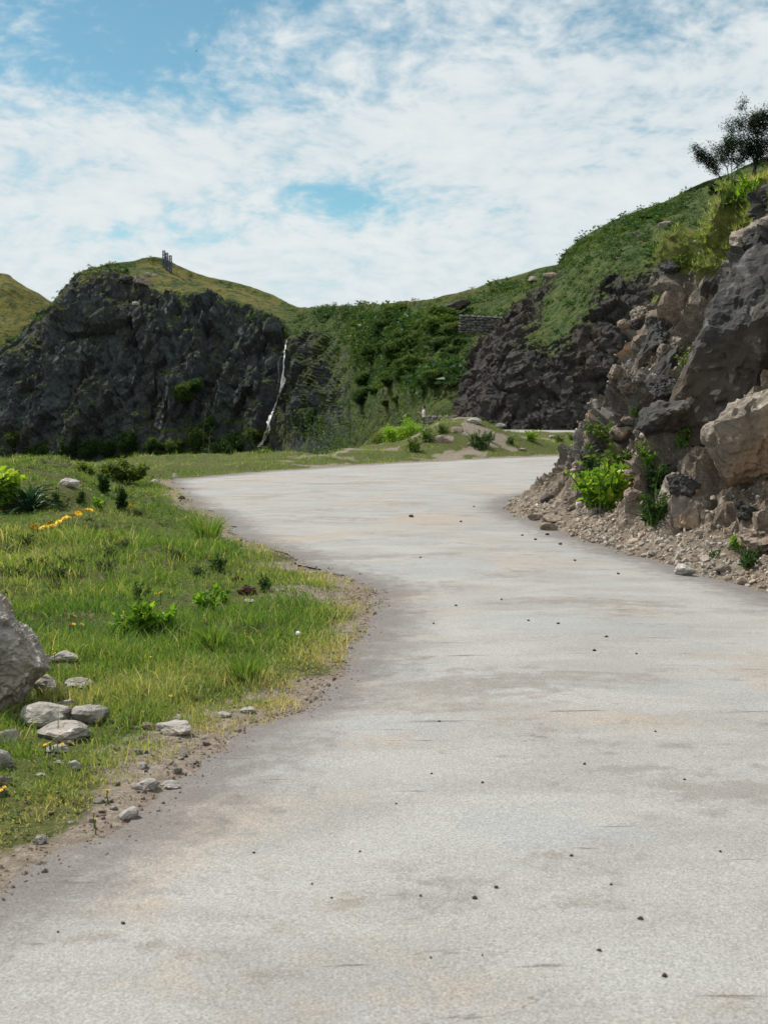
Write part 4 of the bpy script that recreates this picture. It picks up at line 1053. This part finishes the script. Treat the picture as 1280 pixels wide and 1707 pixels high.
# weeds growing on the cutting
for i, (px, py, hpx, lab, st, per, tn, mt) in enumerate([
        (1005, 845, 74, 'large green weed clump low on the cutting nose', 34, 16, .55, 'bright'), (985, 790, 30, 'dark weed clump above the large one at the edge', 14, 14, .3, 'leaf'), (1030, 800, 60, 'tall pale weed behind the large clump', 18, 14, .7, 'leaf'),
        (1098, 875, 60, 'dark green weed in the shadow of the rocks', 20, 16, .5, 'leaf'), (1095, 820, 50, 'dark weed under the wedge boulder', 20, 14, .3, 'leaf'), (1140, 745, 40, 'green weed in the cleft beside the dark face', 20, 14, .5, 'bright'), (1225, 915, 26, 'small bright weed at the foot of cutting', 14, 12, .5, 'bright'), (1250, 945, 40, 'dark tuft at the foot of the cutting right edge', 14, 12, .3, 'leaf'),
        (1080, 775, 34, 'small green weed left of the cleft', 12, 12, .5, 'bright'), (1068, 755, 26, 'yellowish weed on the rubble slope', 10, 10, .9, 'leaf'), (1057, 692, 20, 'green weed on the scree below the skyline', 10, 10, .5, 'bright'), (1148, 612, 34, 'yellow green weed on scree near the dark face', 14, 12, .9, 'leaf'),
        (1240, 335, 44, 'bright leafy sapling on the crest turf', 14, 14, .6, 'bright'), (1218, 345, 30, 'low yellow green weed on crest turf', 12, 12, .8, 'leaf'), (1000, 735, 34, 'yellow green weed at the cutting nose by far road', 14, 12, .9, 'leaf'), (985, 722, 26, 'small weed in front of the far road', 8, 12, .8, 'leaf'), (1130, 450, 26, 'tawny tuft on the crest of cutting', 14, 10, 1.0, 'leaf'), (1190, 930, 22, 'low dark tuft by stones at foot', 8, 10, .4, 'leaf')]):
    l, n = hit(px, py, ('cut',))
    if l.y > 40 or l.y < 5: continue
    s = l.y / FPX; h = hpx * s
    plant('weed', lab, 'weed', l - Vector((0, 0, .02)), herb(840 + i, st, h, .30 * h, per, .75, False, (tn, .2)), (M['stem'], M[mt]), ('stem', 'foliage'), group='weeds on the cutting')

# flowers ---------------------------------------------------------------
def flower_head(seed):
    r = np.random.default_rng(seed); a = Acc()
    for ring, (n, rad, el) in enumerate([(11, 1.0, .15), (8, .7, .6), (5, .35, 1.0)]):
        for k in range(n):
            az = 6.283 * k / n + ring * .3 + r.normal(0, .1); c, s_ = math.cos(az), math.sin(az)
            v = np.array([[0, -.10, 0], [rad * .6, -.2, rad * .6 * math.tan(el) * .4], [rad, 0, rad * math.tan(el) * .45], [rad * .6, .2, rad * .6 * math.tan(el) * .4], [0, .10, 0]])
            v = np.stack([v[:, 0] * c - v[:, 1] * s_, v[:, 0] * s_ + v[:, 1] * c, v[:, 2]], -1)
            a.add(v, np.array([[0, 1, 2, 3, 4]]))
    return a.mesh('flower_head', False)
fh = [flower_head(i) for i in range(3)]
sv, sf = tube([(0, 0, 0), (.01, 0, .3), (0, .015, .65), (.01, 0, 1)], [.02, .018, .016, .014], 4)
fst = fast_mesh('stem', sv, [sf])
def flower(px, py, wpx, label, group, head=None, mat='petal', hh_=.10):
    l, n = hit(px, py + 6, ('ground',)); s = l.y / FPX
    e = empty('flower', l, random.uniform(0, 6)); h = max(hh_, 8 * s)
    o = obj('stem', fst, M['stem'], e); o.scale = (.18, .18, h)
    o = obj('flower_head', head or random.choice(fh), M[mt_] if (mt_ := mat) else None, e); q = wpx * s * .5; o.scale = (q, q, q); o.location = (.002, 0, h)
    o.rotation_euler = (random.uniform(.2, .8), random.uniform(-.3, .3), 0)
    tag(e, label, 'flower', group)
for k in range(16):
    u = k / 15; flower(52 + 96 * u + random.gauss(0, 2), np.interp(u, [0, 1], [892, 856]) + random.gauss(0, 3), 15, 'orange yellow flower in the row along the little scarp', 'row of orange flowers on the scarp')
for px, py in [(76, 1253), (83, 1250), (90, 1254), (97, 1251), (104, 1252)]: flower(px, py, 8, 'orange flower in the bunch before the low pale stone', 'orange flowers by the pale stone', hh_=.05)
for px, py in [(117, 1060), (124, 1058), (138, 1058), (126, 1043), (208, 1037), (260, 1004), (268, 1002), (291, 985), (78, 1118), (92, 1110)]: flower(px, py, 8, 'small yellow flower amid mid verge grass behind the boulder', 'yellow flowers behind the boulder')
for px, py in [(283, 1163), (285, 1172), (188, 1104), (250, 1105), (428, 1062), (468, 1065), (518, 1092), (358, 1053), (8, 1330), (3, 1335), (158, 1375), (160, 1385), (180, 1335)]: flower(px, py, 8, 'small yellow flower near the road side of the verge', 'yellow flowers near the road side', hh_=.06)
for px, py in [(184, 893), (212, 893), (222, 845), (218, 846), (310, 868), (290, 858)]: flower(px, py, 8, 'yellow flower on the verge short of the bend', 'yellow flowers short of the bend')
D, F = ico(2); dm = fast_mesh('seed_head', D * (1 + .08 * rng.normal(size=len(D)))[:, None], [F], smooth=False)
flower(497, 1074, 8, 'white dandelion seed head near the verge tip', None, dm, 'fluff', .10)

# ================================================================== FAR VEGETATION
def clump_proto(seed, n):
    r = np.random.default_rng(seed); p = r.normal(size=(n, 3)); p /= np.linalg.norm(p, axis=1, keepdims=True); p *= r.uniform(.45, 1, n)[:, None]; p[:, 2] = np.abs(p[:, 2]) * .9
    v, f, _ = leaves(p, r.uniform(.35, .7, n), r, np.zeros(n), .1); return v, f
CP = [clump_proto(900 + i, 18) for i in range(5)]
def hill_scatter(name, HVv, HGg, n, lo, hi, win, label, seed, sel=None, mat='leaf', tmean=.45):
    PXv = 640 + FPX * HVv[..., 0] / HVv[..., 1]; PYv = HOR + FPX * (CAMZ - HVv[..., 2]) / HVv[..., 1]
    wt = sst(HGg, *win) * (.12 + sst(fbm(HVv * .05, 3, .5, seed), -.1, .45)) * (PXv > -150) * (PXv < 1400)
    wt[int(len(wt) * .80):] *= .35
    if sel is not None: wt = wt * sel(PXv, PYv)
    # even out the grid's own density
    da = np.linalg.norm(np.cross(np.gradient(HVv, axis=0), np.gradient(HVv, axis=1)), axis=-1)
    wt = (wt * da).ravel(); ix_ = rng.choice(len(wt), n, p=wt / wt.sum())
    pos = HVv.reshape(-1, 3)[ix_]; sc_ = rng.uniform(lo, hi, n) * (.6 + .9 * rng.random(n) ** 3)
    tn = np.clip(tmean + .25 * fbm(pos * .08, 2, .5, seed + 1) + rng.normal(0, .14, n), 0, 1)
    o_ = merge_copies(name, CP, pos, np.column_stack([rng.normal(0, .15, n), rng.normal(0, .15, n), rng.uniform(0, 6.28, n)]), sc_[:, None] * np.array([1, 1, .8]), rng.integers(0, 5, n), M[mat], tn)
    return tag(o_, label, 'undergrowth', kind='stuff')
hill_scatter('undergrowth', HV, HG, 6500, .45, 1.05, (.15, .6), 'low bushes dotted over the cliff ledges and saddle', 911, lambda a, b: np.where((b < 520) & (a > 220) & (a < 470), .12, 1.0) * np.where(a < 530, .7, 1.9), tmean=.45)
hill_scatter('undergrowth', HV, HG, 2200, .5, 1.3, (.5, .9), 'soft dark scrub covering the saddle slope', 915, lambda a, b: (a > 590) * (a < 840) * (b > 530) * (b < 650) + .001, tmean=.36)
hill_scatter('undergrowth', SV, SG, 2600, .25, .6, (.4, .9), 'heath and low bushes covering the green spur slope', 921, tmean=.42)
# bushes one can tell apart on the green saddle
shr = [grow(930 + i, 3.2, .95, 7, (0, 0), 2, .03, .42, .21, 190, .1, .5, ((.36, .5, .66)[i], .24)) for i in range(3)]
spots = [(random.gauss(690, 48), random.gauss(585, 32)) for _ in range(34)] + [(622, 600), (640, 585), (655, 612), (668, 590), (690, 575), (700, 600), (712, 570), (725, 555), (735, 580), (745, 600), (755, 560), (765, 575), (720, 615), (680, 622), (650, 640), (662, 668), (645, 672), (628, 655), (612, 640), (738, 540), (752, 532), (700, 548), (672, 556), (640, 558), (610, 575), (790, 590), (775, 612), (690, 640), (632, 690), (605, 672)]
for i, (px, py) in enumerate(spots):
    if not (600 < px < 800 and 528 < py < 690): continue
    l, n = hit(px, py, ('hills',)); e = empty('shrub', l - Vector((0, 0, .4)), random.uniform(0, 6)); sc = random.choice([.35, .45, .55, .7, .9, 1.1]) * l.y / 165; e.scale = (sc * 1.3, sc * 1.3, sc * .95)
    obj('stem', shr[i % 3][0], M['bark'], e); obj('crown', shr[i % 3][1], M['leaf'], e)['kind'] = 'stuff'
    tag(e, 'dark green shrub in the thicket on the saddle slope', 'shrub', 'shrubs on the saddle slope')

for i, (px, py, hpx) in enumerate([(215, 752, 44), (262, 758, 36), (330, 748, 50), (180, 760, 34), (392, 752, 44), (418, 735, 34), (118, 755, 36), (60, 765, 34), (308, 665, 34), (326, 650, 26), (352, 712, 26), (20, 740, 30), (520, 700, 26), (365, 770, 40), (288, 755, 34), (150, 762, 40), (450, 762, 30)]):
    l, n = hit(px, py, ('hills',)); s_ = l.y / FPX; e = empty('bush', l - Vector((0, 0, .5)), random.uniform(0, 6)); sc = hpx * s_ / 3.3; e.scale = (sc * 1.1, sc * 1.1, sc)
    obj('stem', shr[i % 3][0], M['bark'], e); obj('crown', shr[i % 3][1], M['leaf'], e)['kind'] = 'stuff'
    tag(e, 'dark green bush growing on a ledge of the shaded cliff', 'bush', 'bushes on the cliff ledges')

# ================================================================== WATERFALL
def fall(path, wid, seed):
    pts_ = catmull(np.array(path, float), 70); r = np.random.default_rng(seed); V_ = []
    w_ = catmull(np.array(wid, float)[:, None], 70)[:, 0]
    jit = 1.6 * fbm(np.stack([np.arange(70) * .35, np.zeros(70), np.zeros(70)], -1), 3, .6, seed)
    last = None
    for k, (px, py) in enumerate(pts_):
        l, n = hit(px + jit[k], py, ('hills',)); y = l.y - .5 if last is None else .5 * last + .5 * min(l.y - .5, last + 1.5); last = y
        c = P(px + jit[k], py, y); s = y / FPX; hw = max(.5, w_[k] * (1 + .5 * r.normal() * .5)) * s * .5
        V_.append([c + np.array([q * hw, -(1 - q * q) * .35 * hw, r.normal(0, .04)]) for q in (-1, -.5, 0, .5, 1)])
    V_ = np.array(V_)
    return V_.reshape(-1, 3), grid_faces(70, 5)
a = Acc()
a.add(*fall(fallpx[:8], [1.8, 1.5, 1.4, 3.4, 1.8, 2.2, 3.0, 3.6], 951))
a.add(*fall([(471, 625), (474, 634), (470, 645), (467, 655)], [1.5, 4.5, 4, 1.5], 952))
a.add(*fall([(456, 685), (447, 702), (449, 716), (440, 733), (431, 745)], [2, 3.5, 2, 4, 5], 953))
o = obj('waterfall', a.mesh('waterfall'), M['water'])
tag(o, 'thin white waterfall dropping down the dark cliff', 'waterfall')

# ================================================================== MASTS ON THE SUMMIT
for i, (px, top, bot, lab) in enumerate([(274.0, 418, 447, 'tallest left lattice mast on the cliff summit'), (279.0, 421.5, 451, 'middle lattice mast on the cliff summit'), (285.0, 426, 455, 'right shortest lattice mast on the cliff summit')]):
    l, n = hit(px, bot, ('hills',)); Y = l.y; s = Y / FPX; b0 = P(px, bot + 2, Y); tp = P(px, top, Y)[2]; hgt = tp - b0[2]; hw = 1.7 * s
    e = empty('lattice_mast', b0); tag(e, lab, 'mast', 'lattice masts on the cliff summit')
    for sx in (-1, 1):
        for sy in (-1, 1):
            v, f = tube([(sx * hw, sy * hw, 0), (sx * hw, sy * hw, hgt)], [.085, .085], 6); obj('leg', fast_mesh('leg', v, [f]), M['steel'], e)
    br = Acc(); nb = 6
    for k in range(nb):
        z0, z1 = hgt * k / nb, hgt * (k + 1) / nb
        for (x0, y0, x1, y1) in [(-1, -1, 1, -1), (1, -1, 1, 1), (1, 1, -1, 1), (-1, 1, -1, -1)]:
            br.add(*tube([(x0 * hw, y0 * hw, z0), (x1 * hw, y1 * hw, z1)], [.05, .05], 4)); br.add(*tube([(x0 * hw, y0 * hw, z1), (x1 * hw, y1 * hw, z1)], [.05, .05], 4))
    obj('bracing', br.mesh('bracing', False), M['steel'], e)
    if i == 0:
        v, f = tube([(-hw, 0, hgt * .62), (-hw - .9, 0, hgt * .62)], [.05, .05], 4); obj('side_arm', fast_mesh('side_arm', v, [f]), M['steel'], e)

# ================================================================== WALLS, OUTCROPS
def rubble_wall(name, label, A_, B_, hgt, thick, stone, mat, seed):
    """a dry wall of rough courses between two points"""
    r = np.random.default_rng(seed); A_, B_ = np.array(A_), np.array(B_); L = np.linalg.norm((B_ - A_)[:2]); ux = (B_ - A_) / L
    e = empty(name, A_, math.atan2(ux[1], ux[0])); D_, F_ = ico(1); z = -.3; prot = [rock_mesh('stone', seed + i, (1, 1, 1), 2, 10, .05, mat) for i in range(4)]; cnt = 0
    while z < hgt:
        x = r.uniform(-.3, 0) * stone; ch = stone * r.uniform(.5, .8)
        while x < L:
            wd = stone * r.uniform(.8, 1.6); o_ = obj('stone', prot[cnt % 4], None, e); cnt += 1
            o_.location = (x + wd / 2, r.normal(0, .05) * thick, z + (B_ - A_)[2] * x / L); o_.scale = (wd * 1.16, thick * r.uniform(.9, 1.15), ch * 1.25); x += wd
        z += ch * .82
    return tag(e, label, 'wall', kind='thing')
l0, _ = hit(766, 548, ('hills',)); l1, _ = hit(855, 560, ('hills',))
q0, q1 = P(766, 551, min(l0.y, l1.y) - 1.2), P(858, 556, min(l0.y, l1.y) - 1.2)
rubble_wall('retaining_wall', 'grey rubble retaining wall below the saddle outcrop', q0, q1, 1.35, .6, .5, M['wall'], 961)
z0 = below(3.2, 85.5); q0 = P(712, 706, 86); q1 = P(757, 706, 85)
rubble_wall('parapet_wall', 'low grey stone parapet at the far bend beside the person', (q0[0], q0[1], q0[2]), (q1[0], q1[1], q1[2]), .42, .35, .36, M['wall'], 971)
l, _ = hit(755, 522, ('hills',))
cut_rock('outcrop', 'tilted grey rock outcrop on the saddle skyline', 757, 512, l.y - 2, (4.6, 2.6, 1.7), 981, M['slab'], (0, R(-14), .2), extra=[(-.3, 0, 1, .5), (1, 0, .3, .7)], sub=4, cat='outcrop')
l, _ = hit(237, 474, ('hills',))
cut_rock('outcrop', 'pale rounded rock slab near the cliff summit', 240, 468, l.y, (4.6, 3, 2.0), 982, M['tan'], (0, R(12), .2), sub=4, cat='outcrop')
l, _ = hit(212, 470, ('hills',))
cut_rock('outcrop', 'grey rock left of the pale summit slab', 210, 466, l.y, (3.6, 3, 2.2), 983, M['slab'], (0, R(8), .6), sub=4, cat='outcrop')
for i, (px, py, wpx, hpx, lab) in enumerate([(226, 510, 12, 9, 'pale rock at cliff rim left of the grass'), (232, 506, 8, 8, 'small pale rock on the cliff rim'), (275, 522, 8, 12, 'pale standing rock at cliff rim under the grass'), (258, 461, 8, 6, 'small pale rock below the masts'), (246, 460, 10, 7, 'flat pale rock near the masts')]):
    put_rock('stone', lab, 'stone', px, py, wpx, hpx, 990 + i, M['boulder'], only=('hills',), group='pale rocks on the cliff rim')
for i, (px, py, wpx, hpx, lab) in enumerate([(1110, 378, 22, 12, 'grey rock on the green spur slope'), (1060, 392, 10, 7, 'small pale rock on the green spur'), (1030, 432, 14, 5, 'flat pale rock on the green spur'), (896, 470, 30, 12, 'grey ledge on the spur skyline'), (918, 462, 24, 10, 'second grey ledge on the spur skyline')]):
    put_rock('stone', lab, 'stone', px, py, wpx, hpx, 1000 + i, M['tan'], only=('spur', 'hills'), group='rocks on the green spur')
# pale loose stones of the bank beyond the bend
for i, (px, py, wpx, hpx, lab) in enumerate([(740, 738, 26, 14, 'dark hollowed rock in the bank beyond the bend'), (762, 722, 20, 12, 'pale rock near top of the bank'), (790, 745, 22, 9, 'reddish rock low in the bank'), (872, 752, 12, 6, 'small white stone on the bank'), (968, 748, 22, 9, 'grey stone at right end of bank'), (920, 730, 10, 5, 'white stone on the bank by the far road'), (790, 708, 24, 14, 'grey rock at the foot of the dark spur'), (835, 712, 20, 8, 'low grey rock beside the far road')]):
    put_rock('stone', lab, 'stone', px, py, wpx, hpx, 1010 + i, M['brown' if i < 3 else 'stone'], only=('ground', 'spur'), group='stones on the bank')

# ================================================================== PERSON by the far road
def person(loc, rz):
    bm = bmesh.new(); J = {}
    def jt(n, x, y, z): J[n] = bm.verts.new((x, y, z))
    for n, c in dict(pelvis=(0, 0, .92), belly=(0, 0, 1.08), chest=(0, 0, 1.28), neck=(0, .01, 1.45), chin=(0, -.02, 1.52), head=(0, -.01, 1.62), crown=(0, .0, 1.69), nose=(0, -.10, 1.59),
                     ls=(.17, 0, 1.39), le=(.23, -.08, 1.14), lw=(.16, -.28, 1.22), lh=(.12, -.35, 1.27), rs=(-.17, 0, 1.39), re=(-.23, -.08, 1.14), rw=(-.16, -.28, 1.22), rh=(-.12, -.35, 1.27),
                     lhip=(.09, 0, .88), lk=(.10, -.02, .48), la=(.10, .02, .09), lt=(.11, -.15, .04), rhip=(-.09, 0, .88), rk=(-.10, -.02, .48), ra=(-.10, .02, .09), rt=(-.11, -.15, .04)).items(): jt(n, *c)
    rad = dict(pelvis=.14, belly=.13, chest=.15, neck=.055, chin=.07, head=.095, crown=.07, nose=.02, ls=.07, le=.045, lw=.032, lh=.03, rs=.07, re=.045, rw=.032, rh=.03, lhip=.09, lk=.06, la=.04, lt=.035, rhip=.09, rk=.06, ra=.04, rt=.035)
    for a_, b_ in [('pelvis', 'belly'), ('belly', 'chest'), ('chest', 'neck'), ('neck', 'chin'), ('chin', 'head'), ('head', 'crown'), ('head', 'nose'), ('chest', 'ls'), ('ls', 'le'), ('le', 'lw'), ('lw', 'lh'), ('chest', 'rs'), ('rs', 're'), ('re', 'rw'), ('rw', 'rh'),
                   ('pelvis', 'lhip'), ('lhip', 'lk'), ('lk', 'la'), ('la', 'lt'), ('pelvis', 'rhip'), ('rhip', 'rk'), ('rk', 'ra'), ('ra', 'rt')]: bm.edges.new((J[a_], J[b_]))
    # five short fingers on each hand, closed round a small camera
    for sx, hname in ((1, 'lh'), (-1, 'rh')):
        for q in range(5):
            a_ = bm.verts.new((sx * (.10 - .02 * (q == 4)), -.38, 1.245 + .014 * q)); b_ = bm.verts.new((sx * .07, -.405, 1.245 + .014 * q)); bm.edges.new((J[hname], a_)); bm.edges.new((a_, b_)); J['f%d%d' % (sx, q)] = a_; J['g%d%d' % (sx, q)] = b_
    me = bpy.data.meshes.new('person'); order = list(J.keys()); bm.verts.index_update(); idx = {k: v.index for k, v in J.items()}; bm.to_mesh(me); bm.free()
    o = bpy.data.objects.new('person', me); COL.objects.link(o)
    sk = o.modifiers.new('skin', 'SKIN'); sk.use_smooth_shade = True; o.modifiers.new('sub', 'SUBSURF').render_levels = 2
    for k in order:
        r_ = rad.get(k, .009); sv_ = me.skin_vertices[0].data[idx[k]]; sv_.radius = (r_, r_ * (.75 if k in ('pelvis', 'belly', 'chest') else 1)); sv_.use_root = k == 'pelvis'
    m_, t, out = material('person_skin_and_clothes'); g = t.new('ShaderNodeSeparateXYZ'); t.l.new(t.new('ShaderNodeTexCoord').outputs['Object'], g.inputs[0]); z = g.outputs[2]; y = g.outputs[1]
    sleeve = t.math('GREATER_THAN', y, -.16); shirt = t.math('MULTIPLY', t.math('MULTIPLY', t.math('GREATER_THAN', z, .9), t.math('LESS_THAN', z, 1.46)), sleeve)
    c = t.mix(shirt, (.42, .26, .19), (.62, .52, .52)); c = t.mix(t.math('LESS_THAN', z, .9), c, (.05, .055, .08)); c = t.mix(t.math('LESS_THAN', z, .08), c, (.02, .02, .02))
    principled(t, out, c, .8); me.materials.append(m_)
    o.location = loc; o.rotation_euler = (0, 0, rz)
    D_, F_ = ico(3); hv = D_ * np.array([.115, .125, .125]) * (1 + .05 * fbm(D_ * 4, 3, .5, 7))[:, None] + np.array([0, .025, 1.645]); keep = ~((D_[:, 1] < -.45) & (D_[:, 2] < .35)); keep &= D_[:, 2] > -.75
    F_ = F_[keep[F_].all(1)]; obj('hair', fast_mesh('hair', hv, [F_]), plain('dark_hair', (.012, .010, .010), .6), o)
    return tag(o, 'person with dark hair in a pale top standing at the far bend', 'person')
pz = below(2.97, 90, ('ground', 'road'))
q = P(706, 690, 88.0)
person((q[0], q[1], below(q[0], q[1], ('ground', 'road'))), R(-80))

# ================================================================== BIRDS
def bird(px, py, Y, span, label):
    e = empty('bird', P(px, py, Y), random.uniform(0, 3)); mt = M['bark']
    D_, F_ = ico(2); v = D_ * np.array([.10, .32, .09]); v[:, 0] *= 1 - .7 * np.clip(-D_[:, 1], 0, 1); v = v * span; obj('body', fast_mesh('body', v, [F_]), mt, e)
    for s_ in (-1, 1):
        w_ = np.array([[.05, .12, .02], [.28, .16, .10], [.5, -.06, .07], [.26, -.04, .09], [.05, -.12, .02]]) * span; w_[:, 0] *= s_
        t_ = w_ - np.array([0, 0, .012 * span])
        f = [[0, 1, 2, 3, 4], [9, 8, 7, 6, 5]]; sd_ = [[k, (k + 1) % 5, 5 + (k + 1) % 5, 5 + k] for k in range(5)]
        obj('wing', fast_mesh('wing', np.concatenate([w_, t_]), [np.array(f), np.array(sd_)], smooth=False), mt, e)
    tag(e, label, 'bird', 'birds in the sky')
bird(328, 85, 60, .16, 'tiny dark bird in the blue sky at upper left')
bird(750, 378, 75, .14, 'tiny dark bird before white cloud above the saddle')
bird(612, 407, 75, .10, 'tiniest dark bird left of the other above the saddle')

for i in range(9):
    px = [690, 712, 735, 800, 815, 850, 885, 930, 955][i]; py = [752, 735, 722, 748, 735, 740, 735, 738, 735][i]; hpx = [22, 20, 16, 28, 16, 13, 18, 14, 14][i]
    l, n = hit(px, py, ('ground',)); s_ = l.y / FPX
    plant('weed', 'leafy weed on the bank beyond the bend, ' + ['leftmost', 'second from left', 'below the crest', 'dark tall one in the middle', 'right of the middle', 'at the far road kerb', 'bright one by the far road', 'near the right end', 'rightmost'][i], 'weed', l, herb(1050 + i, 26, hpx * s_, .26 * hpx * s_, 14, .9, False, ([.9, .8, .8, .35, .6, .8, .6, .8, .7][i], .2)), (M['stem'], M['bright' if i == 6 else 'leaf']), ('stem', 'foliage'), group='weeds on the bank beyond the bend')

for i, (px, py, hpx) in enumerate([(120, 945, 20), (98, 962, 18), (190, 930, 22), (204, 918, 20), (158, 890, 16), (60, 945, 18), (28, 965, 24), (250, 905, 16), (145, 935, 14), (230, 860, 14), (176, 950, 18), (45, 910, 20), (88, 985, 16), (330, 960, 18), (300, 930, 16), (20, 925, 18)]):  # dark mats added to stand in for shade in the bank hollows
    l, n = hit(px, py, ('ground',)); s_ = l.y / FPX
    plant('hollow_shade_plant', 'low dark green mat plant added as shade in hollows of the rough bank', 'plant', l, herb(1100 + i, 34, hpx * s_, .22 * hpx * s_, 9, 1.5, False, (.45 + .3 * (i % 3 == 0), .25)), (M['bark'], M['leaf']), ('stem', 'foliage'), group='mat plants added to darken the rough bank')
